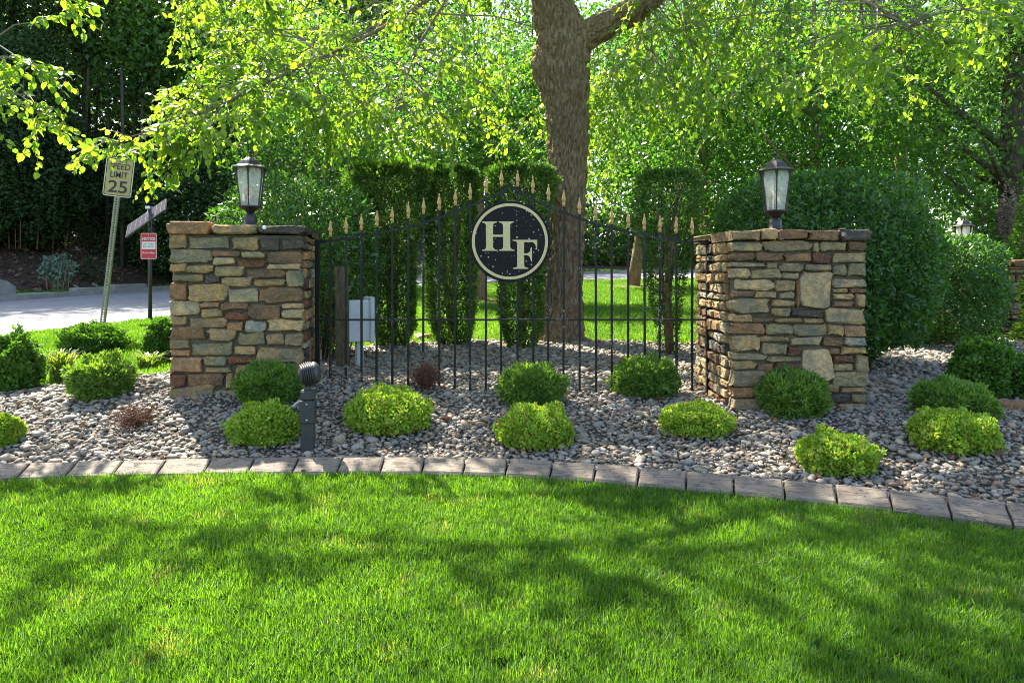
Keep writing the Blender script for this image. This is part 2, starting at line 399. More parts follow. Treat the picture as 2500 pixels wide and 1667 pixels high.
def road_rel(x, y):
    """distance outside the road edge (negative inside) and side (+1 = far side)"""
    p = np.stack([np.ravel(x), np.ravel(y)], 1); d = np.empty(len(p)); s = np.empty(len(p))
    for a in range(0, len(p), 4000):
        q = p[a:a+4000]; v = q[:, None, :]-MID[None]
        dd = np.hypot(v[..., 0], v[..., 1]); k = dd.argmin(1); i = np.arange(len(q))
        lat = TAN[k, 0]*v[i, k, 1]-TAN[k, 1]*v[i, k, 0]
        e = np.abs(lat)-HW[k]
        far = dd[i, k] > np.abs(lat)+3
        e = np.where(far, dd[i, k]-HW[k], e)
        d[a:a+4000] = e; s[a:a+4000] = np.sign(lat)
    return d.reshape(np.shape(x)), s.reshape(np.shape(x))
def zsoft(x, y):
    s = y-yk(x)
    z = .22*sstep(s/1.8)+.0243*np.maximum(0, y-7)*sstep((y-6)/3)
    z = z+.14*np.exp(-((x+2.3)**2+(y-6.0)**2)/1.6)+.018*np.clip(y-28, 0, 14)
    return z
def zg(x, y):
    x = np.asarray(x, float); y = np.asarray(y, float)
    z = zsoft(x, np.minimum(y, 60))
    d, s = road_rel(x, y)
    z = z-.14*(d < .02)*(d > -50)*sstep((.3-d)/.3)
    bank = np.where(s > 0, np.maximum(0, d-1.2), 0)
    k = .06+.36*sstep((-2-x)/6)
    z = z+np.minimum(bank*k, 4+1.5*k*8)
    return z
def zh(x, y): return float(zg(np.array([x]), np.array([y]))[0])
def at(px, py, Y): return Vector(((px-1250)/FPX*Y, Y, EYE-(py-HOR)/FPX*Y))
def hit(px, py):
    """the point of the ground that a sight line of the photograph meets"""
    Y = np.arange(1.6, 60, .02); X = (px-1250)/FPX*Y; Z = EYE-(py-HOR)/FPX*Y
    g = zg(X, Y); k = np.argmax(Z <= g)
    return Vector((X[k], Y[k], g[k]))

def axis(lo, hi, fine, fl, fh):
    a = [fl]; st = fine
    mid = list(np.arange(fl, fh+1e-6, fine)); l = []; v = fl; st = fine
    while v > lo: st *= 1.25; v -= st; l.append(v)
    r = []; v = mid[-1]; st = fine
    while v < hi: st *= 1.25; v += st; r.append(v)
    return np.array(l[::-1]+mid+r)
gx = axis(-700, 700, .25, -16, 14); gy = axis(-300, 900, .25, -1, 40)
GX, GY = np.meshgrid(gx, gy); GZ = zg(GX, GY)
dR, sR = road_rel(GX, GY)
lit = np.where((sR > 0) & (dR > .9), 1.0, 0.0)*sstep((14-GX)/6)
V = np.stack([GX.ravel(), GY.ravel(), GZ.ravel()], 1)
nx = len(gx); ny = len(gy)
i0 = (np.arange(ny-1)[:, None]*nx+np.arange(nx-1)[None]).ravel()
me = np_mesh('ground', V, np.stack([i0, i0+1, i0+1+nx, i0+nx], 1), 4, lit.ravel(), True)
tag(link('ground', me, M['ground']), kind='structure')

# road and its kerbs
n = len(MID); xs = 9
rv = []
for i in range(n):
    for k in range(xs):
        p = NEAR[i]+(FAR[i]-NEAR[i])*k/(xs-1); cr = .06*(1-(2*k/(xs-1)-1)**2)
        rv.append((p[0], p[1], float(zsoft(np.array([p[0]]), np.array([p[1]]))[0])-.06+cr))
i0 = (np.arange(n-1)[:, None]*xs+np.arange(xs-1)[None]).ravel()
tag(link('road', np_mesh('road', np.array(rv), np.stack([i0, i0+1, i0+1+xs, i0+xs], 1), 4, None, True), M['road']), kind='structure')
def kerb_strip(edge, sgn, i0, i1, w=.15, h=.14):
    mb = MB(); vs_ = []; fs = []
    for j, i in enumerate(range(i0, i1)):
        p = edge[i]; nrm = np.array([-TAN[i, 1], TAN[i, 0]])*sgn
        z = float(zsoft(np.array([p[0]]), np.array([p[1]]))[0])-.06
        q = p+nrm*w
        vs_ += [(p[0], p[1], z-.2), (p[0]+nrm[0]*.02, p[1]+nrm[1]*.02, z+h), (q[0], q[1], z+h), (q[0], q[1], z-.2)]
        if j:
            b = 4*(j-1)
            for a, c in ((0, 1), (1, 2), (2, 3)): fs.append((b+a, b+c, b+4+c, b+4+a))
    mb.add(vs_, fs); return mb
tag(kerb_strip(FAR, 1, 20, n).build('road_kerb', M['concrete']), kind='structure')

# ------------------------------------------------------------------ gravel bed
BED_BACK = np.array([(-9, 4.4), (-6, 5.5), (-4.6, 6.15), (-3.5, 6.7), (-2.9, 7.8), (-2.2, 9.0), (-.6, 9.75), (1.4, 9.7), (2.4, 9.3), (3.2, 10.5), (5.0, 12.0), (9.5, 12.0)])
def yb(x): return np.interp(x, BED_BACK[:, 0], BED_BACK[:, 1])
bx = np.arange(-8.5, 8.01, .12); NB = 70
BV = []
for x in bx:
    for k in range(NB+1):
        y = yk(x)+.07+(yb(x)-yk(x)-.07)*k/NB
        BV.append((x, y))
BV = np.array(BV); bz = zg(BV[:, 0], BV[:, 1])+.018+.02*sstep((BV[:, 1]-yk(BV[:, 0]))/.1)
i0 = (np.arange(len(bx)-1)[:, None]*(NB+1)+np.arange(NB)[None]).ravel()
bed = link('gravel_bed', np_mesh('gravel_bed', np.column_stack([BV, bz]), np.stack([i0, i0+NB+1, i0+NB+2, i0+1], 1), 4, None, True), M['soil'])
tag(bed, kind='structure')
def zbed(x, y): return zg(x, y)+.018+.02*sstep((y-yk(x))/.1)

def scatter(name, co, rot, scl, srcs, idx, kind='stuff', parent=None):
    me = bpy.data.meshes.new(name); me.vertices.add(len(co)); me.vertices.foreach_set('co', np.ascontiguousarray(co, dtype=np.float32).ravel())
    for nm, tp, key, arr in (('rot', 'FLOAT_VECTOR', 'vector', rot), ('scl', 'FLOAT_VECTOR', 'vector', scl), ('pick', 'INT', 'value', idx)):
        a = me.attributes.new(nm, tp, 'POINT')
        a.data.foreach_set(key, np.ascontiguousarray(arr, dtype=np.int32 if tp == 'INT' else np.float32).ravel())
    c = bpy.data.collections.new(name+'_pieces')
    for s in srcs: c.objects.link(s)
    ng = bpy.data.node_groups.new(name+'_scatter', 'GeometryNodeTree')
    ng.interface.new_socket('Geometry', in_out='INPUT', socket_type='NodeSocketGeometry')
    ng.interface.new_socket('Geometry', in_out='OUTPUT', socket_type='NodeSocketGeometry')
    gi = ng.nodes.new('NodeGroupInput'); go = ng.nodes.new('NodeGroupOutput')
    ci = ng.nodes.new('GeometryNodeCollectionInfo'); ci.inputs['Collection'].default_value = c
    ci.inputs['Separate Children'].default_value = True; ci.inputs['Reset Children'].default_value = True
    ip = ng.nodes.new('GeometryNodeInstanceOnPoints'); ip.inputs['Pick Instance'].default_value = True
    def na(nm, tp):
        x = ng.nodes.new('GeometryNodeInputNamedAttribute'); x.data_type = tp; x.inputs['Name'].default_value = nm
        return next(o for o in x.outputs if o.name == 'Attribute' and o.enabled)
    er = ng.nodes.new('FunctionNodeEulerToRotation')
    L = ng.links.new
    L(gi.outputs[0], ip.inputs['Points']); L(ci.outputs[0], ip.inputs['Instance'])
    L(na('rot', 'FLOAT_VECTOR'), er.inputs[0]); L(er.outputs[0], ip.inputs['Rotation'])
    L(na('scl', 'FLOAT_VECTOR'), ip.inputs['Scale']); L(na('pick', 'INT'), ip.inputs['Instance Index'])
    L(ip.outputs[0], go.inputs[0])
    o = link(name, me, None, parent); md = o.modifiers.new('scatter', 'NODES'); md.node_group = ng
    if kind: o['kind'] = kind
    return o
def src(name, me, mat):
    if not me.materials: me.materials.append(mat)
    return bpy.data.objects.new(name, me)

def pebble_mesh(seed):
    r = random.Random(seed); bm = bmesh.new(); bmesh.ops.create_icosphere(bm, subdivisions=2 if seed < 3 else 1, radius=.5)
    fx, fy, fz = 1.0, r.uniform(.55, .85), r.uniform(.28, .5)
    off = Vector((r.random()*50, r.random()*50, seed*7.1))
    for v in bm.verts:
        p = v.co*2; k = 1+.34*mnoise.noise(p*1.1+off)+.16*mnoise.noise(p*2.9+off)
        v.co = Vector((v.co.x*fx*k, v.co.y*fy*k, v.co.z*fz*k))
    me = bpy.data.meshes.new('pebble'); bm.to_mesh(me); bm.free(); smooth_mesh(me); me.materials.append(M['pebble']); return me
PEB = [pebble_mesh(i) for i in range(8)]
pts = []
for sp, y0, y1, lift, keep in ((.031, 0, 2.2, .0, 1.0), (.040, 0, 2.2, .012, .55), (.042, 2.2, 9, .0, 1.0), (.055, 2.2, 9, .014, .5)):
    X, Y = np.meshgrid(np.arange(-6.5, 7.0, sp), np.arange(0.6, 12, sp))
    X = X.ravel()+R.uniform(-.5, .5, X.size)*sp; Y = Y.ravel()+R.uniform(-.5, .5, Y.size)*sp
    s = Y-yk(X)
    m = (s > max(.12, y0)) & (s < y1+.01) & (Y < yb(X)-.03) & (np.abs(X) < Y*.80+.9) & (R.random(X.size) < keep)
    X = X[m]; Y = Y[m]
    pts.append(np.column_stack([X, Y, zbed(X, Y)+lift+R.uniform(-.004, .008, len(X)), np.full(len(X), sp)]))
P = np.vstack(pts); n = len(P)
size = P[:, 3]*np.clip(R.lognormal(.02, .40, n), .55, 2.6)
rot = np.column_stack([R.normal(0, .28, n), R.normal(0, .28, n), R.uniform(0, 6.28, n)])
pick = R.integers(0, 8, n)
vis = size/P[:, 1]*(np.abs(P[:, 0]) < P[:, 1]*.74)*(P[:, 1]-yk(P[:, 0]) < 1.2)
order = np.argsort(-vis); big = order[:300]; rest = order[300:]
scatter('gravel', P[rest, :3], rot[rest], np.repeat(size[rest][:, None], 3, 1), [src('gravel_piece', m, None) for m in PEB], pick[rest], 'stuff', bed)
for i in big:
    o = link('pebble', PEB[pick[i]], None, bed, P[i, :3], rot[i]); s = float(size[i]); o.scale = (s, s, s)

# ------------------------------------------------------------------ kerb of stamped stones round the bed
kerb = empty('kerb', (0, 4, 0)); tag(kerb, kind='structure')
seg = np.hypot(*np.diff(KERB, axis=0).T); arc = np.concatenate([[0], np.cumsum(seg)])
def kpt(s): return np.array([np.interp(s, arc, KERB[:, 0]), np.interp(s, arc, KERB[:, 1])])
s0 = np.interp(-6.0, KERB[:, 0], arc); s1 = np.interp(5.2, KERB[:, 0], arc)
s = s0; rk = random.Random(3)
while s < s1:
    Lk = rk.uniform(.262, .285); c = kpt(s+Lk/2); t = kpt(s+Lk)-kpt(s); an = math.atan2(t[1], t[0])
    mb = MB(); prof = [(-.03, -.06), (-.03, .046), (-.018, .062), (.06, .086+rk.uniform(-.004, .004)), (.128, .110), (.146, .106), (.155, .03), (.155, -.06)]
    hl = Lk/2-.0055; vs_ = []; fs = []
    m_ = len(prof); xs_ = (-hl, -hl+.008, 0, hl-.008, hl)
    for q, x in enumerate(xs_):
        sh = .006 if q in (0, 4) else 0
        for (y, z) in prof: vs_.append((x+(.0 if q != 2 else rk.uniform(-.02, .02)), y+sh*.6, z-sh*(z > 0)))
    for q in range(4):
        for j in range(m_-1): fs.append((q*m_+j, q*m_+j+1, (q+1)*m_+j+1, (q+1)*m_+j))
    fs.append(tuple(range(m_))); fs.append(tuple(range(5*m_-1, 4*m_-1, -1)))
    mb.add(vs_, fs, False)
    o = mb.build('kerb_stone', M['kerb'], kerb)
    o.location = (c[0], c[1]-4, 0); o.rotation_euler = (rk.uniform(-.02, .02), rk.uniform(-.012, .012), an+rk.uniform(-.015, .015))
    s += Lk

# ------------------------------------------------------------------ grass
def tuft(seed, nb, h, spread, wid, lean=.5):
    r = np.random.default_rng(seed); V = []; F = []; T = []
    for b in range(nb):
        a = r.uniform(0, 6.28); d = spread*math.sqrt(r.random()); bx_, by_ = d*math.cos(a), d*math.sin(a)
        hh = h*r.uniform(.55, 1.15); la = r.uniform(0, 6.28); le = abs(r.normal(0, lean))*hh; w = wid*r.uniform(.7, 1.2)
        sa = la+math.pi/2+r.uniform(-.5, .5); sx, sy = math.cos(sa)*w/2, math.sin(sa)*w/2
        o = len(V); tt = r.random()
        for k, (f, ww) in enumerate(((0, 1), (.4, .95), (.75, .7))):
            cx = bx_+math.cos(la)*le*f**1.7; cy_ = by_+math.sin(la)*le*f**1.7; z = hh*f*(1-.15*f*min(1, le/hh))
            V += [(cx-sx*ww, cy_-sy*ww, z), (cx+sx*ww, cy_+sy*ww, z)]; T += [tt, tt]
        V.append((bx_+math.cos(la)*le, by_+math.sin(la)*le, hh*(1-.15*min(1, le/hh)))); T.append(tt)
        F += [(o, o+1, o+3, o+2), (o+2, o+3, o+5, o+4), (o+4, o+5, o+6)]
    me = bpy.data.meshes.new('grass_tuft'); me.from_pydata(V, [], F)
    at_ = me.attributes.new('tint', 'FLOAT', 'POINT'); at_.data.foreach_set('value', np.array(T, dtype=np.float32)); smooth_mesh(me)
    me.materials.append(M['grass']); return me
def lawn(name, X, Y, srcs, smin, smax):
    n = len(X); Z = zg(X, Y)-.004
    clump = np.array([mnoise.noise((x*1.6, y*1.6, 3.3)) for x, y in zip(X, Y)])
    sc = R.uniform(smin, smax, n)*(1+.35*clump)
    rot = np.column_stack([R.normal(0, .12, n), R.normal(0, .12, n), R.uniform(0, 6.28, n)])
    return scatter(name, np.column_stack([X, Y, Z]), rot, np.column_stack([sc, sc, sc*R.uniform(.85, 1.2, n)]), srcs, np.where(R.random(n) < .03, len(srcs)-1, R.integers(0, len(srcs)-1, n)))
def area(x0, x1, y0, y1, dens):
    n = int((x1-x0)*(y1-y0)*dens); return R.uniform(x0, x1, n), R.uniform(y0, y1, n)
near_src = [src('grass_tuft', tuft(i, 14, .056, .022, .0037), None) for i in range(6)]+[src('grass_tuft', tuft(90, 4, .078, .03, .0036, .6), None)]
X, Y = area(-5.2, 5.2, 1.2, 4.45, 3600)
m = (Y < yk(X)-.035) & (np.abs(X) < Y*.76+.5); X = X[m]; Y = Y[m]
lawn('grass', X, Y, near_src, .75, 1.2)
mid_src = [src('grass_tuft', tuft(20+i, 16, .065, .05, .007), None) for i in range(5)]
xs_, ys_ = [], []
X, Y = area(-12, 12, 5.2, 14, 520); d, s_ = road_rel(X, Y)
m = (Y > yb(X)-.04) & (d > .02) & (s_ < 0) & (np.abs(X) < Y*.78+.5) & (X < 3.2+.1*Y); xs_.append(X[m]); ys_.append(Y[m])
X, Y = area(-10, 18, 14, 32, 150); d, s_ = road_rel(X, Y)
m = (d > .02) & (s_ < 0) & (np.abs(X) < Y*.5+.5) ; xs_.append(X[m]); ys_.append(Y[m])
lawn('grass', np.concatenate(xs_), np.concatenate(ys_), mid_src, .9, 1.5)
X, Y = area(-20, 30, 14, 45, 60); d, s_ = road_rel(X, Y)
m = (d > .15) & (s_ > 0) & (d < 1.1); 
lawn('verge_grass', X[m], Y[m], mid_src, 1.2, 2.2)

# ------------------------------------------------------------------ leaves and twigs
T_OVAL = (np.array([(0, 0, 0), (.25, .32, .07), (.62, .30, .06), (1, 0, -.05), (.62, -.30, .06), (.25, -.32, .07)]), np.array([(0, 3, 2, 1), (0, 5, 4, 3)]))
T_QUAD = (np.array([(0, 0, 0), (.45, .30, .06), (1, 0, 0), (.45, -.30, .06)]), np.array([(0, 3, 2, 1)]))
T_ELL = (np.array([(0, 0, 0), (.3, .19, .05), (.65, .17, .03), (1, 0, -.08), (.65, -.17, .03), (.3, -.19, .05)]), np.array([(0, 3, 2, 1), (0, 5, 4, 3)]))
T_LANCE = (np.array([(0, 0, 0), (.4, .17, .04), (1, 0, -.08), (.4, -.17, .04)]), np.array([(0, 3, 2, 1)]))
T_NEEDLE = (np.array([(0, .05, 0), (0, -.05, 0), (1, -.03, .0), (1, .03, .0)]), np.array([(0, 1, 2, 3)]))
T_SPRIG = (np.array([(0, 0, 0), (.55, .13, .03), (1, 0, .02), (.55, -.13, .03)]), np.array([(0, 3, 2, 1)]))
def unit(v): return v/np.maximum(np.linalg.norm(v, axis=1), 1e-9)[:, None]
def leaves(name, pos, axis_, nrm, size, tint, tmpl):
    T, F = tmpl; n = len(pos)
    a = unit(axis_); t = unit(np.cross(nrm, a)); nn = np.cross(a, t)
    sz = np.asarray(size).reshape(-1, 1, 1)*np.ones((n, 1, 1))
    v = pos[:, None, :]+sz*(T[None, :, 0:1]*a[:, None]+T[None, :, 1:2]*t[:, None]+T[None, :, 2:3]*nn[:, None])
    k = len(T); f = (np.arange(n)*k)[:, None, None]+F[None]
    return np_mesh(name, v.reshape(-1, 3), f.reshape(-1, F.shape[1]), F.shape[1], np.repeat(tint, k))
def rdir(n, r): return unit(r.normal(size=(n, 3)))
def lump(d, seed, k=2.2, amt=.18):
    o = seed*3.7
    return np.array([1+amt*(mnoise.noise((x*k+o, y*k, z*k))+.5*mnoise.noise((x*k*2.3, y*k*2.3+o, z*k*2.3))) for x, y, z in d])
def shrub_cloud(rad, n, seed, p=2.0, amt=.16, depth=.35, flat=True, k=2.2, zmin=-1.0):
    """points in the outer shell of a lumpy ellipsoid (p>2: boxier); returns positions about its centre and outward normals"""
    r = np.random.default_rng(seed); d = rdir(int(n*1.8), r); d = d[d[:, 2] > zmin][:n]; n = len(d)
    rr = 1/((np.abs(d)**p).sum(1))**(1/p)
    f = 1-depth*r.random(n)**1.8
    pos = d*(rr*f*lump(d, seed, k, amt))[:, None]*np.array(rad)
    nr = unit(np.sign(d)*np.abs(d)**(p-1)/np.array(rad))
    return pos, nr, f, r

def bush(name, label, cat, px, base_py, wpx, hpx, mat, n, leaf, tmpl=T_QUAD, p=2.3, seed=1, group=None, up=.4, out=.6, amt=.16, depth=.4, dfac=.9, Y=None, stems=6, rnd=.7, k=2.2, tl=(.0, 1.0), zc=.85, gapz=.04, back=.5, rag=.0):
    b = hit(px, base_py) if Y is None else Vector(((px-1250)/FPX*Y, Y, zh((px-1250)/FPX*Y, Y)))
    Yb = b.y; a = wpx/2*Yb/FPX; c = hpx/2*Yb/FPX
    b = b+Vector((0, a*back, 0)) if Y is None else b
    b.x = (px-1250)/FPX*b.y
    b.z = zh(b.x, b.y)+.03
    H_ = EYE-(base_py-hpx-HOR)/FPX*b.y-b.z-gapz
    c = H_/(1+zc)
    root = empty(name, b); tag(root, label, cat, group)
    pos, nr, f, r = shrub_cloud((a, a*dfac, c), n, seed, p, amt, depth, k=k)
    pos[:, 2] += zc*c+gapz
    if rag > 0:
        q = np.array([mnoise.noise((x*9+seed, y*9, z*9)) for x, y, z in pos]); pos = pos+nr*(np.maximum(0, q-.05)*rag)[:, None]
    pos[:, 2] = (pos[:, 2]-gapz)*(H_-leaf*.4)/(np.percentile(pos[:, 2], 99.3)-gapz)+gapz
    pos[:, :2] *= (a-leaf*.4)/np.percentile(np.abs(pos[:, 0]), 99.3)
    ax = unit(nr*out+np.array([0, 0, up])+rnd*rdir(len(pos), r)); nm = unit(nr+.8*rdir(len(pos), r)+np.array([0, 0, .3]))
    tint = np.clip(tl[0]+(tl[1]-tl[0])*(r.random(len(pos))**1.2*.75+.25*f), 0, 1)
    keep = pos[:, 2] > .0
    me = leaves('foliage', pos[keep], ax[keep], nm[keep], leaf*r.uniform(.7, 1.25, keep.sum()), tint[keep], tmpl)
    tag(link('foliage', me, mat, root), kind='stuff')
    mb = MB()
    for q in range(stems):
        an = r.uniform(0, 6.28); e = r.uniform(.3, .7)
        mb.tube([(0.02*math.cos(an), .02*math.sin(an), -.04), (a*.25*math.cos(an), a*.25*math.sin(an), c*.5), (a*e*math.cos(an), a*e*math.sin(an), c*1.3)], [.012+.01*c, .008+.006*c, .004], 5)
    tag(mb.build('stem', M['stem'], root), kind='stuff')
    return root

# ------------------------------------------------------------------ stone pillars
COLS = {'t': (.43, .325, .19), 'g': (.36, .31, .205), 'b': (.28, .18, .11), 'r': (.20, .10, .07), 'd': (.12, .107, .105), 'o': (.44, .275, .15), 'l': (.52, .425, .275), 'p': (.48, .46, .42)}
def stone_mesh(w, h, dep, r, bulge=None):
    a, b = w/2, h/2; n = 20; e = r.uniform(4.5, 15); off = Vector((r.uniform(0, 90), r.uniform(0, 90), r.uniform(0, 90)))
    sh = r.uniform(-.10, .10)*b; tx, ty = r.uniform(-.10, .10), r.uniform(-.06, .06); out = []
    for k in range(n):
        t = 2*math.pi*(k+.5)/n
        t = t+.22*math.sin(2*t)*(1 if a > b*1.6 else 0)*-1
        c, s_ = math.cos(t), math.sin(t)
        x = math.copysign(abs(c)**(2/e), c); y = math.copysign(abs(s_)**(2/e), s_)
        kx = 1+.5*min(.12, .016/a)*mnoise.noise(Vector((c*1.7, s_*1.7, 0))+off)*4; ky = 1+.5*min(.26, .013/b)*mnoise.noise(Vector((c*1.9, s_*1.9, 7))+off)*4
        out.append((x*a*kx*(1+ty*y)+sh*y, y*b*ky*(1+tx*x)))
    bu = bulge if bulge is not None else r.uniform(.010, .028)
    tl = (r.uniform(-.10, .10), r.uniform(-.16, .16)); vs_ = []
    for (d, ins, fr) in ((dep, .003, 0), (.010, .0, 0), (-.55*bu, .003, .3), (-bu, .009, 1), (-bu*1.08, None, 1)):
        for x, y in out:
            if ins is None: X, Y_ = x*.52, y*.52
            else: X = x-math.copysign(min(ins, abs(x)*.5), x); Y_ = y-math.copysign(min(ins, abs(y)*.5), y)
            q = mnoise.noise(Vector((X*16, Y_*20, 3))+off)*.011+mnoise.noise(Vector((X*45, Y_*45, 9))+off)*.006
            vs_.append((X, d+fr*(q+tl[0]*X*.4+tl[1]*Y_*.5), Y_))
    vs_.append((0, -bu*1.08+mnoise.noise(off)*.008, 0))
    fs = []
    for g in range(4):
        for i in range(n):
            k = (i+1) % n; fs.append((g*n+i, g*n+k, (g+1)*n+k, (g+1)*n+i))
    for i in range(n): fs.append((4*n+i, 4*n+(i+1) % n, 5*n))
    me = bpy.data.meshes.new('stone'); me.from_pydata(vs_, [], fs); me.update()
    bm = bmesh.new(); bm.from_mesh(me); bmesh.ops.recalc_face_normals(bm, faces=bm.faces); bm.to_mesh(me); bm.free()
    return me
def put_stone(root, u, v, w, h, face, code, r, W, D, dep=.11, bulge=None, name='stone'):
    """u, v centre on the face, face 0 front 1 right 2 back 3 left"""
    me = stone_mesh(w, h, dep, r, bulge); o = link(name, me, M['stone'], root)
    hw, hd = W/2, D/2
    loc, rz = [((u, -hd, v), 0), ((hw, u, v), math.pi/2), ((-u, hd, v), math.pi), ((-hw, -u, v), -math.pi/2)][face]
    o.location = loc; o.rotation_euler = (0, 0, rz)
    if name == 'stone': o.rotation_euler = Matrix.Rotation(rz, 3, 'Z').to_4x4().__matmul__(Matrix.Rotation(r.uniform(-.025, .025), 4, 'Y')).to_euler()
    c = COLS[code]; k = r.uniform(.85, 1.18); o.color = (c[0]*k*r.uniform(.95, 1.05), c[1]*k, c[2]*k*r.uniform(.92, 1.08), 1)
    return o
def courses(root, face, width, H, r, W, D, z0=.0, codes='tgbtlgodtrgp'):
    z = z0
    while z < H-.03:
        h = min(r.uniform(.055, .125), H-z)
        if H-z-h < .04: h = H-z
        x = -width/2
        while x < width/2-.01:
            w = r.uniform(.10, .34)
            if width/2-x-w < .07: w = width/2-x
            if h > .1 and w > .16 and r.random() < .3:
                for q in (0, 1): put_stone(root, x+w/2, z+h*(.25+.5*q), w-.012, h/2-.009, face, r.choice(codes), r, W, D)
            else: put_stone(root, x+w/2, z+h/2, w-.013, h-.012, face, r.choice(codes), r, W, D)
            x += w
        z += h
def pillar(name, loc, rz, W, D, H, stones, capz, caps, fx, fz, label, seed):
    r = random.Random(seed); root = empty(name, loc, rz); tag(root, label, 'pillar', 'stone entrance pillars')
    MB().box((0, 0, capz/2-.05), (W-.05, D-.05, capz+.1)).build('mortar_core', M['mortar'], root)
    for (x0, y0, x1, y1, c) in stones:
        u0, u1, v0, v1 = fx(x0), fx(x1), fz(y1), fz(y0)
        g = .004
        put_stone(root, (u0+u1)/2, (v0+v1)/2, u1-u0-g, v1-v0-g, 0, c, r, W, D, r.uniform(.09, .14))
    for fc in (1, 3): courses(root, fc, D-.2, capz, r, W, D)
    courses(root, 2, W-.02, capz, r, W, D)
    for (x0, y0, x1, y1, c) in caps:
        u0, u1 = fx(x0), fx(x1); z1 = fz(y0); z0 = capz
        for back in (0, 1):
            dp = D/2+.02
            o = put_stone(root, (u0+u1)/2, (z0+z1)/2+.004, u1-u0-.006, z1-z0+r.uniform(-.008, .004)-.004, 2*back, c, r, W+.05, D+.05, dp-.004, name='cap_stone')
            if back: o.location.x = (u0+u1)/2
    return root
LS = [(105,230,240,330,'t'),(240,235,555,335,'g'),(568,250,772,338,'t'),(778,250,940,345,'d'),(945,255,1115,345,'d'),
(108,330,422,442,'g'),(425,340,642,395,'b'),(652,350,825,405,'l'),(833,350,1105,432,'b'),(432,395,592,450,'l'),(608,412,818,470,'r'),(835,437,1105,487,'l'),
(113,437,238,508,'t'),(240,447,435,515,'t'),(440,457,665,535,'g'),(670,482,970,550,'b'),(980,497,1110,615,'g'),
(127,516,365,578,'t'),(368,520,490,590,'d'),(500,540,718,612,'t'),(735,557,970,612,'t'),
(115,580,240,705,'b'),(243,590,545,722,'t'),(548,622,768,735,'l'),(782,618,1105,735,'b'),
(115,712,328,825,'l'),(332,722,480,768,'o'),(342,772,500,838,'t'),(490,730,695,790,'b'),(515,797,695,862,'r'),(700,742,945,857,'b'),(952,738,1110,785,'l'),(950,788,1110,858,'l'),
(118,830,240,895,'t'),(248,840,535,918,'t'),(537,868,655,948,'o'),(662,865,828,950,'p'),(838,860,1110,957,'l'),
(118,900,378,998,'b'),(390,925,605,1018,'t'),(612,952,818,1052,'g'),(828,965,965,1062,'t'),(970,962,1112,1062,'t'),
(113,1000,262,1066,'t'),(118,1070,262,1122,'o'),(272,1022,580,1122,'g'),(585,1055,748,1122,'t'),(754,1067,1112,1188,'t'),
(113,1125,358,1243,'o'),(362,1127,535,1198,'g'),(542,1127,748,1190,'r'),(370,1203,578,1250,'t'),(584,1193,928,1360,'t'),(934,1193,1112,1262,'o'),
(116,1246,237,1340,'r'),(243,1254,518,1348,'b'),(524,1256,578,1372,'t'),(934,1266,1112,1350,'t'),
(114,1345,436,1452,'t'),(443,1377,640,1452,'l'),(645,1365,900,1452,'t'),(906,1355,1112,1452,'t')]
LC = [(92,138,405,228,'o'),(411,150,766,228,'t'),(771,155,1122,228,'d')]
LW, LD = 1.03, 1.05
lx = lambda x: ((x-112)/(1110-112)-.5)*LW
lrot = math.radians(10)
lc = Vector((-2.33, 6.08, 0)); lc.z = zh(-2.2, 5.5)+.0
PH = 1.72-lc.z
lz = lambda y: (1452-y)/(1452-138)*PH
pl = pillar('stone_pillar', lc, lrot, LW, LD, PH, LS, lz(228), LC, lx, lz, 'square stone pillar with an orange and a dark slate cap stone, beside the road and two roadside signs', 11)
MB().lathe([(.0, 0), (.017, .0), (.017, .006), (.012, .009), (0, .009)], 12, M=Matrix.Rotation(math.pi/2, 4, 'X')).build('round_plug', M['whitepaint'], pl, (lx(825), -LD/2-.058, lz(175)))
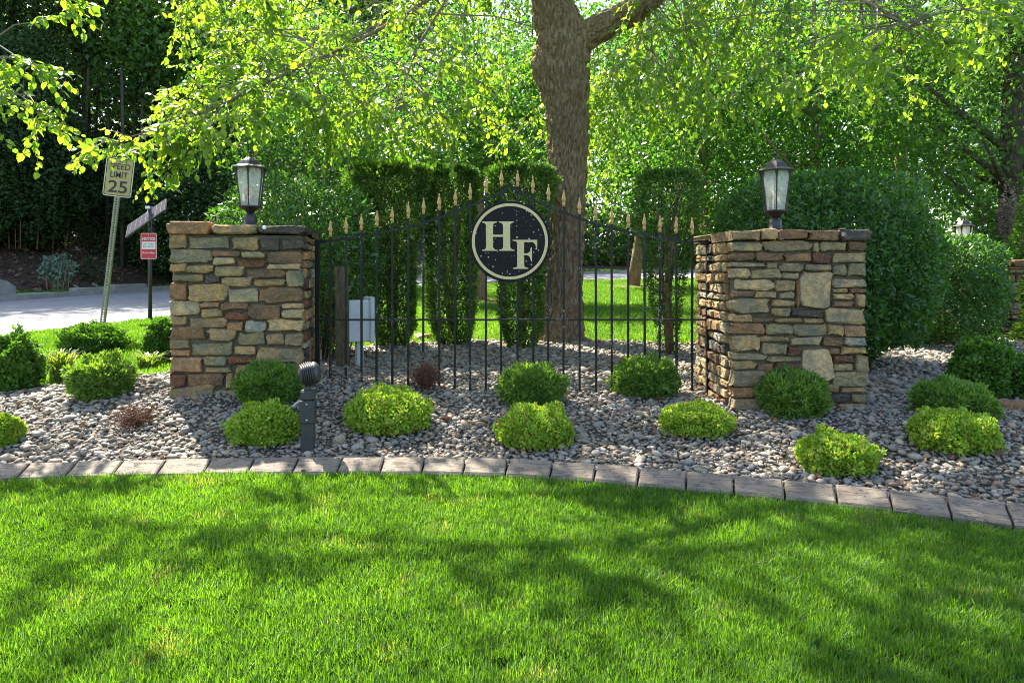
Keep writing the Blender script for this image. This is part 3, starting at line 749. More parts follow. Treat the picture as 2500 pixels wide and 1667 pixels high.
RS = [(300,186,545,258,'l'),(550,176,932,263,'g'),(936,190,990,260,'l'),(995,180,1202,260,'g'),(1207,180,1355,256,'b'),
(300,265,482,333,'b'),(488,263,708,332,'b'),(716,268,932,342,'b'),(938,270,1090,346,'r'),(1096,264,1360,345,'g'),
(308,338,562,380,'l'),(568,338,664,393,'t'),(668,346,868,408,'g'),(872,352,1082,408,'g'),(1088,352,1203,440,'g'),(1208,352,1358,450,'g'),
(302,385,446,458,'l'),(454,390,690,466,'g'),(694,412,828,472,'g'),(836,412,1086,695,'l'),(1092,456,1356,535,'g'),
(328,466,628,556,'l'),(634,476,800,560,'t'),(806,478,836,690,'b'),(1092,540,1215,576,'t'),(1220,540,1354,578,'b'),
(302,560,476,610,'b'),(480,564,648,615,'t'),(668,565,800,624,'l'),(1092,580,1262,626,'l'),(1267,584,1352,686,'t'),
(302,615,606,735,'g'),(612,628,800,684,'t'),(1090,632,1262,686,'b'),
(612,690,768,752,'t'),(772,698,1022,764,'d'),(1030,690,1354,816,'g'),
(302,740,464,800,'t'),(470,756,630,804,'b'),(634,764,850,806,'t'),(855,768,1022,808,'t'),
(302,808,566,894,'b'),(572,812,780,900,'g'),(785,814,1050,906,'g'),(1055,820,1182,906,'t'),(1186,822,1358,912,'o'),
(308,902,522,1028,'t'),(526,904,755,952,'t'),(758,912,1008,980,'g'),(1014,912,1178,986,'b'),(1183,915,1362,984,'p'),
(530,958,732,1052,'g'),(737,984,848,1056,'r'),(854,1000,1090,1262,'l'),(1066,990,1146,1050,'b'),(1150,988,1356,1050,'t'),
(305,1034,580,1090,'l'),(583,1060,846,1106,'g'),(1094,1054,1262,1112,'r'),(1267,1056,1376,1176,'g'),
(302,1096,490,1168,'t'),(494,1112,632,1184,'b'),(636,1112,848,1184,'r'),(1096,1118,1260,1174,'g'),
(302,1174,676,1296,'g'),(682,1190,848,1296,'t'),(1098,1180,1370,1294,'g'),
(298,1300,480,1374,'o'),(484,1302,640,1384,'b'),(645,1300,846,1384,'t'),(850,1268,1020,1336,'t'),(1026,1272,1144,1340,'g'),(1150,1298,1354,1344,'t'),
(304,1380,530,1475,'g'),(536,1390,800,1475,'b'),(806,1342,1030,1422,'t'),(1036,1348,1232,1420,'d'),(1238,1348,1358,1420,'g'),
(806,1426,1015,1482,'t'),(1020,1426,1126,1480,'t'),(1132,1426,1358,1482,'t'),(304,1480,560,1530,'g'),(566,1480,800,1530,'t'),(806,1486,1090,1530,'b'),(1095,1486,1244,1532,'d'),(1250,1488,1364,1532,'d')]
RC = [(285,95,520,180,'t'),(526,88,655,172,'t'),(660,92,886,172,'b'),(890,96,1150,172,'b'),(1155,90,1378,180,'d')]
RW, RD = 1.05, 1.05
rx_ = lambda x: ((x-302)/(1362-302)-.5)*RW
rcn = Vector((2.23, 5.83, zh(2.2, 5.3)-.02))
PR = 1.648-rcn.z
rz_ = lambda y: (1528-y)/(1528-90)*PR
pr = pillar('stone_pillar', rcn, 0, RW, RD, PR, RS, rz_(176), RC, rx_, rz_, 'square stone pillar with a large blotched boulder in its face, beside the tall dark hedge', 12)
# the two pillars of the far side of the drive
def far_pillar(loc, rz, label, seed):
    r = random.Random(seed); root = empty('stone_pillar', loc, rz); tag(root, label, 'pillar', 'stone entrance pillars')
    MB().box((0, 0, .62), (.95, .95, 1.34)).build('mortar_core', M['mortar'], root)
    for fc in range(4): courses(root, fc, .98 if fc in (0, 2) else .8, 1.3, r, 1.0, 1.0)
    for i in range(3):
        for bk in (0, 2): put_stone(root, -.35+.35*i, 1.35, .34, .10, bk, 'tob'[i], r, 1.06, 1.06, .52, name='cap_stone')
    return root
fp1 = Vector((7.40, 10.9, 0)); fp1.z = 1.48-1.40
far_pillar(fp1, .05, 'far stone pillar behind the low hedge, under the distant lantern', 31)

# ------------------------------------------------------------------ lanterns
def lantern(loc, rz, label):
    root = empty('post_lantern', loc, rz); tag(root, label, 'lantern', 'black post lanterns on the pillars')
    ph = math.pi/6
    MB().lathe([(.085, 0), (.09, .006), (.085, .016), (.056, .022), (.053, .09), (.052, .115), (.036, .135), (.030, .145)], 20).build('fitter', M['lampmetal'], root)
    MB().lathe([(.030, .143), (.045, .155), (.075, .178), (.098, .186), (.104, .193), (.104, .203), (.0, .204)], 6, False, phase=ph).build('base_tray', M['lampmetal'], root)
    zb, zt, rb, rt = .204, .535, .088, .128
    for k in range(6):
        a = ph+k*math.pi/3
        c, s = math.cos(a), math.sin(a)
        MB().tube([(rb*c, rb*s, zb), ((rb*.65+rt*.35)*c, (rb*.65+rt*.35)*s, zb+(zt-zb)*.35), ((rt-.004)*c, (rt-.004)*s, zt-.06), (rt*c, rt*s, zt)], [.0085, .0075, .0085, .02], 4, False).build('corner_bar', M['lampmetal'], root)
        a2 = a+math.pi/3; c2, s2 = math.cos(a2), math.sin(a2); q = .97
        mb = MB(); mb.add([(rb*q*c, rb*q*s, zb), (rb*q*c2, rb*q*s2, zb), (rt*q*c2, rt*q*s2, zt), (rt*q*c, rt*q*s, zt),
                           (rb*.95*c, rb*.95*s, zb), (rb*.95*c2, rb*.95*s2, zb), (rt*.95*c2, rt*.95*s2, zt), (rt*.95*c, rt*.95*s, zt)],
                          [(0, 1, 2, 3), (7, 6, 5, 4), (0, 4, 5, 1), (3, 2, 6, 7), (1, 5, 6, 2), (0, 3, 7, 4)])
        mb.build('glass_pane', M['glass'], root)
    MB().lathe([(.0, .532), (.128, .533), (.15, .536), (.158, .532), (.160, .540), (.150, .548), (.108, .565), (.094, .585), (.080, .604), (.055, .622), (.035, .632), (.0, .634)], 6, False, phase=ph).build('roof', M['lampmetal'], root)
    mb = MB().lathe([(.035, .630), (.022, .638), (.012, .646), (.010, .652), (.017, .660), (.010, .668), (.006, .674), (.011, .685), (.006, .694), (.002, .704), (0, .706)], 10)
    for k in range(4):
        a = k*math.pi/2
        mb.tube([(.006*math.cos(a), .006*math.sin(a), .672), (.02*math.cos(a), .02*math.sin(a), .680), (.017*math.cos(a), .017*math.sin(a), .692)], [.004, .004, .006], 5)
    mb.build('finial', M['lampmetal'], root)
    for k in range(3):
        a = k*2.1+.9; x, y = .038*math.cos(a), .038*math.sin(a)
        MB().lathe([(.0, .205), (.012, .205), (.012, .285), (.0, .286)], 8, M=Matrix.Translation((x, y, 0))).build('candle_tube', M['candle'], root)
        MB().lathe([(.0, .286), (.012, .29), (.019, .312), (.015, .335), (.006, .362), (.0, .375)], 8, M=Matrix.Translation((x, y, 0))).build('bulb', M['bulb'], root)
    return root
lantern(lc+Vector((0, 0, lz(150)-.005)), math.radians(12), 'black six sided lantern on the pillar beside the road')
lantern(rcn+Vector((.02, 0, rz_(92)-.005)), math.radians(-16), 'black six sided lantern on the pillar beside the tall hedge')
lantern(fp1+Vector((-.18, 0, 1.405)), .2, 'distant black lantern rising above the sunlit far hedge')

# ------------------------------------------------------------------ iron fence and round sign
FA = Vector((-1.715, 6.06)); FB = Vector((1.70, 5.90)); FD = FB-FA
def fpt(px, py):
    k = (px-1250)/FPX; t = (k*FA.y-FA.x)/(FD.x-k*FD.y); p = FA+FD*t
    return Vector((p.x, p.y, EYE-(py-HOR)/FPX*p.y))
S = 2500/2352
fence = empty('iron_fence', (0, 6, zh(0, 6))); tag(fence, 'black iron fence panel with gold spear tips between the two pillars', 'fence')
fo = fence.location.copy()
c4 = lambda x, y: (740+x/2.613, 380+y/2.613)
railL = [c4(*p) for p in [(85, 547), (180, 543), (275, 531), (372, 517), (475, 497), (570, 480), (672, 456), (770, 431), (870, 396), (972, 356), (1070, 320), (1170, 280), (1265, 233), (1324, 203)]]
apex = railL[-1][0]
rail = railL+[(2*apex-x+ (10 if i == 0 else 0), y+ (4 if 0 < i < 12 else 0)) for i, (x, y) in list(enumerate(railL))[::-1][1:]]
rail[-1] = (1728, 588)
rp = [fpt(*p)-fo for p in rail]
MB().tube(rp, .0135, 4, False).build('top_rail', M['iron'], fence)
MB().tube([fpt(776, 781)-fo+Vector((0, .012, 0)), fpt(1729, 781)-fo+Vector((0, .016, 0))], .012, 4, False).build('middle_rail', M['iron'], fence)
for px, top, bot in ((775, 586, 965), (1729, 586, 980)):
    a = fpt(px, top)-fo; zb = zh(a.x+fo.x, a.y+fo.y)-.12-fo.z
    MB().box((a.x, a.y, (a.z+zb)/2), (.036, .036, a.z-zb)).build('fence_post', M['iron'], fence)
PX = [759, 795, 830, 866, 901, 938, 973, 1009, 1046, 1080, 1117, 1152, 1189, 1224, 1260, 1295, 1331, 1368, 1405, 1443, 1480, 1516, 1553, 1590]
TIP = [507, 500, 492, 484, 475, 465, 455, 446, 435, 422, 406, 391, 392, 407, 424, 437, 455, 468, 477, 486, 492, 496, 498, 501]
rfin = MB().lathe([(.0, 0), (.0125, 0), (.0125, .014), (.015, .018), (.015, .028), (.0115, .032), (.011, .042), (.0135, .047), (.0185, .058), (.0175, .070), (.0095, .108), (.0045, .126), (.0068, .131), (.0068, .137), (.003, .144), (0, .145)], 8, True).mesh('spear_finial')
pk = []
for i, (x, t) in enumerate(zip(PX, TIP)):
    tip = fpt(x*S, t*S); g = zh(tip.x, tip.y)-.03
    lean = random.uniform(-.006, .006)
    b = Vector((tip.x+lean, tip.y, g)); topb = Vector((tip.x, tip.y, tip.z-.143))
    mb = MB().tube([b-fo, topb-fo], .0132, 4, False)
    mb.lathe([(.0, -.012), (.0165, -.010), (.0165, -.002), (.0, 0)], 8, True, Matrix.Translation(topb-fo))
    p = mb.build('picket', M['iron'], fence)
    link('spear_finial', rfin, M['goldpaint'], p, topb-fo)

sc = fpt(1245, 590); SR = .356
sign = empty('round_sign', sc+Vector((0, -.03, 0)), math.atan2(FD.y, FD.x)); tag(sign, 'round black sign with cream ring and letters on the iron fence', 'sign')
RX = Matrix.Rotation(math.pi/2, 4, 'X')
MB().lathe([(.0, .0), (SR, .0), (SR, .024), (SR-.004, .028), (.0, .028)], 72, False, RX).build('board', M['signblack'], sign, (0, .014, 0))
mb = MB(); vs_ = []; fs = []; n = 72
for k in range(n):
    a = 2*math.pi*k/n
    for r_, y in ((.306, -.0135), (.306, -.022), (.331, -.022), (.331, -.0135)): vs_.append((r_*math.cos(a), y, r_*math.sin(a)))
for k in range(n):
    k2 = (k+1) % n
    for q in range(4): fs.append((k*4+q, k*4+(q+1) % 4, k2*4+(q+1) % 4, k2*4+q))
mb.add(vs_, fs).build('ring', M['cream'], sign)
Hp = [(228,692),(410,692),(410,702),(375,712),(360,735),(360,850),(480,850),(480,735),(465,712),(430,702),(430,692),(610,692),(610,702),(580,712),(565,735),(567,1000),(582,1022),(618,1032),(618,1042),(432,1042),(432,1032),(468,1022),(482,1000),(482,875),(360,875),(360,1000),(375,1022),(412,1032),(412,1042),(230,1042),(230,1032),(265,1022),(278,1000),(275,735),(262,712),(228,702)]
Fp = [(595,912),(890,912),(888,1010),(878,1010),(865,965),(835,938),(732,938),(732,1075),(775,1072),(800,1055),(815,1000),(825,1000),(828,1175),(818,1170),(800,1115),(770,1095),(732,1092),(735,1225),(750,1240),(782,1247),(782,1258),(598,1258),(598,1247),(635,1240),(650,1225),(650,955),(640,930),(595,922)]
for poly in (Hp, Fp):
    MB().prism([((x-562)/490*SR, -(y-930)/490*SR) for x, y in poly], -.021, -.0138).build('letter', M['cream'], sign)

# ------------------------------------------------------------------ lettering from the built-in font
def text_part(txt, mat, parent, w, h, cx, cz, y, bold=.0, name='lettering', sx=None):
    cu = bpy.data.curves.new('t', 'FONT'); cu.body = txt; cu.align_x = 'LEFT'; cu.offset = bold; cu.extrude = .0
    to = bpy.data.objects.new('t', cu); COL.objects.link(to)
    dg = bpy.context.evaluated_depsgraph_get(); me = bpy.data.meshes.new_from_object(to.evaluated_get(dg), depsgraph=dg)
    bpy.data.objects.remove(to)
    co = np.empty(len(me.vertices)*3, dtype=np.float32); me.vertices.foreach_get('co', co); co = co.reshape(-1, 3)
    mn, mx = co.min(0), co.max(0)
    X = (co[:, 0]-(mn[0]+mx[0])/2)/(mx[0]-mn[0])*w+cx; Z = (co[:, 1]-(mn[1]+mx[1])/2)/(mx[1]-mn[1])*h+cz
    me.vertices.foreach_set('co', np.column_stack([X, np.full(len(X), y), Z]).astype(np.float32).ravel()); me.update()
    me.materials.clear()
    return link(name, me, mat, parent)
def round_rect(w, h, r, n=5):
    out = []
    for cx, cz, a0 in ((w/2-r, h/2-r, 0), (-w/2+r, h/2-r, 90), (-w/2+r, -h/2+r, 180), (w/2-r, -h/2+r, 270)):
        for k in range(n):
            a = math.radians(a0+90*k/(n-1)); out.append((cx+r*math.cos(a), cz+r*math.sin(a)))
    return out
def frame_part(name, w, h, r, t, y0, y1, mat, parent):
    o_, i_ = round_rect(w, h, r), round_rect(w-2*t, h-2*t, max(.002, r-t)); n = len(o_); vs_ = []; fs = []
    for (a, b), (c, d) in zip(o_, i_): vs_ += [(a, y0, b), (c, y0, d), (a, y1, b), (c, y1, d)]
    for k in range(n):
        j = (k+1) % n
        fs += [(4*k, 4*k+1, 4*j+1, 4*j), (4*k+2, 4*j+2, 4*j+3, 4*k+3), (4*k, 4*j, 4*j+2, 4*k+2), (4*k+1, 4*k+3, 4*j+3, 4*j+1)]
    return MB().add(vs_, fs).build(name, mat, parent)

# speed limit sign on a leaning perforated post
b = Vector((at(246, 800, 10.6).x, 10.6, zh(at(246, 800, 10.6).x, 10.6)))
spd = empty('speed_limit_sign', b); tag(spd, 'leaning speed limit 25 sign on a perforated green metal post', 'road sign')
lean = math.radians(6.6)
RL = Matrix.Rotation(lean, 4, 'Y')
mb = MB(); PL = 2.74
mb.box((-.024, 0, PL/2-.15), (.022, .006, PL+.3), RL); mb.box((.024, 0, PL/2-.15), (.022, .006, PL+.3), RL)
mb.box((-.036, .014, PL/2-.15), (.006, .03, PL+.3), RL); mb.box((.036, .014, PL/2-.15), (.006, .03, PL+.3), RL)
for k in range(100): mb.box((0, 0, .01+.0255*k), (.028, .006, .0125), RL)
mb.build('post', M['zinc'], spd)
sg = empty('sign_plate', (0, 0, 0)); sg.parent = spd
o = MB().prism(round_rect(.445, .605, .04), -.006, -.003).build('panel', M['speed'], spd)
Ms = RL @ Matrix.Translation((0, -.004, 2.47))
o.matrix_local = Ms
bpy.data.objects.remove(sg)
for nm, w, h, r_, t, y0, y1, mt in (('rim', .445, .605, .04, .012, -.0085, -.0062, 'signrim'), ('border', .417, .577, .032, .010, -.0085, -.0062, 'ink')):
    frame_part(nm, w, h, r_, t, y0, y1, M[mt], spd).matrix_local = Ms
for txt, w, h, cz, bd in (('SPEED', .325, .092, .165, .012), ('LIMIT', .27, .092, .035, .012), ('25', .30, .19, -.15, .014)):
    text_part(txt, M['ink'], spd, w, h, 0, cz, -.0088, bd).matrix_local = Ms
for z in (.245, -.245): MB().lathe([(0, 0), (.011, 0), (.009, .006), (0, .007)], 8, True, RX).build('bolt', M['zinc'], spd).matrix_local = Ms @ Matrix.Translation((0, -.0062, z))

# camera pole with the red notice and the solar panel
b = Vector((at(366, 778, 12.7).x, 12.7, zh(at(366, 778, 12.7).x, 12.7)))
ntc = empty('notice_pole', b); tag(ntc, 'dark pole with a red video recording notice and a tilted solar panel', 'sign')
MB().tube([(0, 0, -.2), (0, 0, 2.13)], .037, 12).build('pole', M['darkpole'], ntc)
zc = at(362, 601, 12.7).z-b.z; xo = at(362, 601, 12.64).x-b.x
MB().prism(round_rect(.305, .488, .03), -.048, -.043).build('panel', M['red'], ntc, (xo, 0, zc))
frame_part('border', .29, .472, .025, .008, -.0505, -.0483, M['whitepaint'], ntc).location = (xo, 0, zc)
MB().box((0, -.0497, .012), (.25, .002, .135)).build('white_band', M['whitepaint'], ntc, (xo, 0, zc))
text_part('NOTICE', M['whitepaint'], ntc, .232, .052, xo, zc+.135, -.0508, .018)
text_part('24/7 VIDEO', M['ink'], ntc, .20, .034, xo, zc+.037, -.0515, .01)
text_part('RECORDING', M['ink'], ntc, .20, .034, xo, zc-.013, -.0515, .01)
text_part('flock safety', M['whitepaint'], ntc, .225, .044, xo, zc-.128, -.0508, .012)
for z in (.212, -.212): MB().lathe([(0, 0), (.007, 0), (.006, .004), (0, .005)], 8, True, RX).build('bolt', M['alu'], ntc, (xo, -.0485, zc+z))
sa = Vector((.80, .02, .57)).normalized(); sn = sa.cross(Vector((-.3, .8, .52))).normalized(); sb = sn.cross(sa)
SOL = Matrix(((sa.x, sb.x, sn.x, 0), (sa.y, sb.y, sn.y, 0), (sa.z, sb.z, sn.z, 0), (0, 0, 0, 1)))
Mp = Matrix.Translation((-.09, .05, at(362, 532, 12.7).z-b.z)) @ SOL
def setm(o, m_): o.matrix_local = m_; return o
setm(MB().box((0, 0, 0), (.88, .52, .03)).build('panel_frame', M['darkpole'], ntc), Mp)
setm(MB().box((0, 0, .0165), (.84, .48, .004)).build('solar_panel', M['solar'], ntc), Mp)
mb = MB()
for k in range(-3, 4): mb.box((k*.115, 0, .0192), (.006, .475, .0014))
for k in (-1, 0, 1): mb.box((0, k*.12, .0196), (.835, .006, .0014))
setm(mb.build('cell_grid', M['cellline'], ntc), Mp)
mb = MB().box((-.02, .0, 2.12), (.09, .09, .05)); mb.tube([(-.02, .0, 2.12), (-.05, .03, at(362, 545, 12.7).z-b.z)], .022, 8)
mb.build('bracket', M['alu'], ntc)
MB().tube([(.02, -.04, zc+.31), (.06, -.12, zc+.30)], [.035, .03], 10).build('camera_head', M['darkpole'], ntc)

# ------------------------------------------------------------------ spotlight post in the bed
b = hit(752, 1115); b.z -= .01
sp = empty('spotlight', b, math.radians(8)); tag(sp, 'grey finned spotlight on a square grey post beside golden shrub', 'spotlight')
MB().box((0, 0, .15), (.088, .088, .36), bev=.006).build('post', M['pvc'], sp)
MB().box((0, -.004, .32), (.104, .108, .155), bev=.006).build('junction_box', M['pvc'], sp)
MB().box((0, -.0612, .325), (.092, .006, .15), bev=.002).build('cover_plate', M['pvc'], sp)
for z in (.27, .378): MB().lathe([(0, 0), (.007, 0), (.006, .004), (0, .005)], 10, True, RX).build('screw', M['alu'], sp, (0, -.0645, z))
MB().lathe([(.0, .395), (.046, .398), (.053, .408), (.053, .455), (.045, .466), (.022, .470), (.02, .50), (.026, .512), (0, .514)], 8, False, phase=math.pi/8).build('collar', M['pvc'], sp)
MB().add([(-.056, -.03, .40), (-.056, .03, .40), (-.10, .03, .362), (-.10, -.03, .362), (-.056, -.03, .393), (-.056, .03, .393), (-.097, .03, .356), (-.097, -.03, .356)], [(0, 1, 2, 3), (7, 6, 5, 4), (0, 3, 7, 4), (1, 5, 6, 2), (2, 6, 7, 3), (0, 4, 5, 1)]).build('outlet_cover', M['utility'], sp)
prof = [(0, -.066), (.03, -.062), (.048, -.052)]
z = -.048
for k in range(6):
    rr = .086*math.sqrt(max(.1, 1-(z/.095)**2))
    prof += [(rr*.80, z), (rr, z+.001), (rr, z+.0065), (rr*.80, z+.0075)]; z += .0135
prof += [(.076, z), (.080, z+.012), (.072, z+.03), (.052, z+.044), (.03, z+.05), (0, z+.051)]
hm = Matrix.Translation((.0, 0, .575)) @ Matrix.Rotation(math.radians(12), 4, 'Z') @ Matrix.Rotation(math.radians(82), 4, 'Y')
setm(MB().lathe(prof, 20, True).build('lamp_head', M['pvc'], sp), hm)

# ------------------------------------------------------------------ utility box, wooden post, rocks
b = hit(877, 906); b.z -= .03
ub = empty('utility_box', b, math.radians(28)); tag(ub, 'pale grey utility box with a lid on a white post behind the fence', 'utility box')
MB().box((0, 0, .2), (.075, .075, .5), bev=.008).build('post', M['utility'], ub)
zb = at(877, 832, b.y).z-b.z; zt = at(877, 733, b.y).z-b.z
MB().box((-.02, 0, (zb+zt)/2), (.23, .2, zt-zb), bev=.01).build('box', M['utility'], ub)
MB().box((.108, 0, (zb+zt)/2+.012), (.05, .25, zt-zb+.05), bev=.012).build('lid', M['utility'], ub)
MB().box((.10, -.132, (zb+zt)/2), (.02, .016, .12), bev=.003).build('hinge', M['utility'], ub)
MB().lathe([(0, 0), (.012, 0), (.012, .01), (0, .011)], 8, True, RX).build('latch', M['utility'], ub, (-.02, -.101, (zb+zt)/2))
b = hit(838, 908); b.z -= .1
o = MB().box((0, 0, .6), (.135, .12, at(838, 657, b.y).z-b.z+.02), bev=.006).build('wooden_post', M['oldwood'], None, b, (0, math.radians(-1), .2))
o.location.z = b.z+(at(838, 657, b.y).z-b.z)/2-.6+.02
tag(o, 'weathered square wooden post beside the grey utility box', 'post')
def rock(px, py, w, d, h, seed, col, label, name='rock'):
    b = hit(px, py); r = random.Random(seed); bm = bmesh.new(); bmesh.ops.create_icosphere(bm, subdivisions=3, radius=1)
    off = Vector((seed*5.1, 2, 3))
    for v in bm.verts:
        k = 1+.25*mnoise.noise(v.co*1.2+off)+.12*mnoise.cell(v.co*2+off)
        c = Vector((max(-.8, min(.8, v.co.x)), max(-.8, min(.8, v.co.y)), max(-.6, min(.7, v.co.z))))*k
        v.co = Vector((c.x*w/1.6, c.y*d/1.6, c.z*h/1.3))
    me = bpy.data.meshes.new(name); bm.to_mesh(me); bm.free(); smooth_mesh(me)
    o = link(name, me, M['stone'], None, (b.x, b.y+d/2, b.z+h*.25), (0, 0, r.uniform(-.3, .3))); o.color = rgba(COLS[col])
    tag(o, label, 'rock'); return o
rock(1035, 838, .28, .2, .16, 5, 'l', 'flat pale rock at the lawn edge between two clipped yews')
rock(2490, 1020, .28, .2, .14, 6, 'b', 'brown flat rock at the right end of the gravel')
b = hit(780, 892)
o = MB().tube([(0, 0, -.02), (.02, 0, .18)], [.022, .008], 4, False).build('marker_stake', M['whitepaint'], None, b); tag(o, 'small white stake in the gravel by the left fence post', 'stake')

# ------------------------------------------------------------------ planted shrubs
for i, (px, by, w, h, lab) in enumerate([
    (645, 1108, 180, 122, 'golden leafy shrub touching the grey spotlight post'),
    (950, 1077, 212, 128, 'widest golden leafy shrub, in front of the dead brown shrub'),
    (1305, 1112, 188, 122, 'golden leafy shrub in front of the green globe shrub under the round sign'),
    (1698, 1083, 184, 98, 'golden leafy shrub between two green globes near the second stone pillar'),
    (2045, 1178, 192, 122, 'golden leafy shrub nearest the kerb, alone on open gravel'),
    (2325, 1126, 200, 122, 'golden leafy shrub in front of a dark globe at the right end'),
    (5, 1110, 90, 95, 'golden leafy shrub cut by the left edge of the photo')]):
    bush('golden_shrub', lab, 'shrub', px, by, w, h, M['gold'], 12000, .024, T_OVAL, 2.2, 40+i, 'golden shrubs along the kerb', .45, .55, .15, .5, .85, k=2.6, gapz=.0, zc=.5, rag=.09)
    rr = np.random.default_rng(400+i)
for i, (px, by, w, h, lab) in enumerate([
    (248, 985, 150, 118, 'clipped green globe shrub on sunny gravel left of the roadside pillar'),
    (655, 1000, 157, 112, 'clipped green globe shrub at the foot of the pillar beside the road'),
    (1298, 1005, 166, 112, 'clipped green globe shrub standing straight under the round sign'),
    (1575, 980, 158, 106, 'clipped green globe shrub in front of the thin bare stemmed yew'),
    (1935, 1028, 166, 122, 'clipped green globe shrub at the foot of the pillar by the hedge'),
    (2330, 1032, 180, 104, 'dark flattened globe shrub right behind the last golden shrub')]):
    bush('globe_shrub', lab, 'shrub', px, by, w, h, M['globe'], 15000, .048, T_SPRIG, 2.15, 60+i, 'clipped globe shrubs on the gravel', .45, .7, .17, .34, .9, rnd=.75, k=2.6, gapz=.02, zc=.8, rag=.14, back=.2)
for i, (px, by, w, h, lab, grp) in enumerate([
    (228, 875, 156, 84, 'rounded boxwood in front of the speed sign post', 1),
    (40, 968, 115, 150, 'tall boxwood with bare stems at the left edge', 1),
    (398, 890, 85, 108, 'boxwood tucked against the outer side of the roadside pillar', 1),
    (2400, 985, 150, 158, 'large cloud shaped boxwood in front of the second hedge', 1),
    (2510, 990, 120, 120, 'dark boxwood cut by the right edge of the photo', 1)]):
    bush('boxwood_shrub', lab, 'shrub', px, by, w, h, M['box'], 11000, .034, T_OVAL, 2.4, 80+i, 'boxwood shrubs round the bed', .4, .6, .24, .4, .9, k=2.6, gapz=.04, zc=.7, rag=.10)

def strap_clump(px, py, wpx, hpx, n, label, seed):
    b = hit(px, py); r = np.random.default_rng(seed); Yb = b.y; w = wpx/2*Yb/FPX; h = hpx*Yb/FPX
    root = empty('daylily', b+Vector((0, w*.5, 0))); tag(root, label, 'plant', 'strappy daylily clumps')
    V = []; F = []; T = []
    for k in range(n):
        a = r.uniform(0, 6.28); L = r.uniform(.4, 1)*w; hh = h*r.uniform(.6, 1.05); q = r.random(); w0 = r.uniform(.007, .012)
        bx_ = r.normal(0, .25*w); by_ = r.normal(0, .2*w); o = len(V); sx, sy = -math.sin(a)*w0, math.cos(a)*w0
        for f in (0, .25, .5, .75, 1):
            x = bx_+math.cos(a)*L*f**1.4; y = by_+math.sin(a)*L*f**1.4; z = hh*(1.9*f-1.05*f*f)/.86; ww = 1-f**3*.9
            V += [(x-sx*ww, y-sy*ww, z), (x+sx*ww, y+sy*ww, z)]; T += [q, q]
        for j in range(4): F.append((o+2*j, o+2*j+1, o+2*j+3, o+2*j+2))
    me = np_mesh('leaves', np.array(V), np.array(F), 4, np.array(T), True)
    tag(link('leaves', me, M['strap'], root), kind='stuff')
strap_clump(132, 945, 100, 85, 150, 'clump of arching yellow green daylily leaves between two boxwoods', 1)
strap_clump(350, 912, 100, 50, 110, 'low clump of yellow green daylily leaves left of the roadside pillar', 2)
def dead_clump(px, py, wpx, hpx, n, label, seed, flat, name='dead_shrub'):
    b = hit(px, py); r = np.random.default_rng(seed); w = wpx/2*b.y/FPX; h = hpx*b.y/FPX
    root = empty(name, b+Vector((0, w*.6, .03))); tag(root, label, 'dead plant')
    mb = MB()
    for k in range(n):
        a = r.uniform(0, 6.28); e = r.uniform(.2, 1)*w; hh = h*(r.uniform(.5, 1)*(1-.35*(e/w)**2)); m_ = .4+.2*r.random()
        p1 = Vector((e*m_*.6*math.cos(a), e*m_*.6*math.sin(a), hh*m_)); p2 = Vector((e*math.cos(a), e*math.sin(a), hh*(1-flat*r.random()*.7)))
        mb.tube([(0.02*math.cos(a), .02*math.sin(a), -.03), p1, p2], [.004, .0026, .001], 3, False, False)
        for q in range(3):
            f = r.uniform(.2, 1); c = p1.lerp(p2, f); dv = Vector((r.normal(), r.normal(), r.normal(.4)))*.05
            mb.tube([c, c+dv], [.0018, .0008], 3, False, False)
    me = mb.mesh('twigs'); a = me.attributes.new('tint', 'FLOAT', 'POINT'); a.data.foreach_set('value', r.random(len(me.vertices)).astype(np.float32))
    tag(link('twigs', me, M['dead'], root), kind='stuff')
dead_clump(1035, 974, 92, 92, 260, 'dead reddish brown twiggy shrub in front of the fence', 3, .3)
dead_clump(315, 1066, 110, 66, 170, 'flattened clump of dry brown twigs on the sunny gravel', 4, .9)

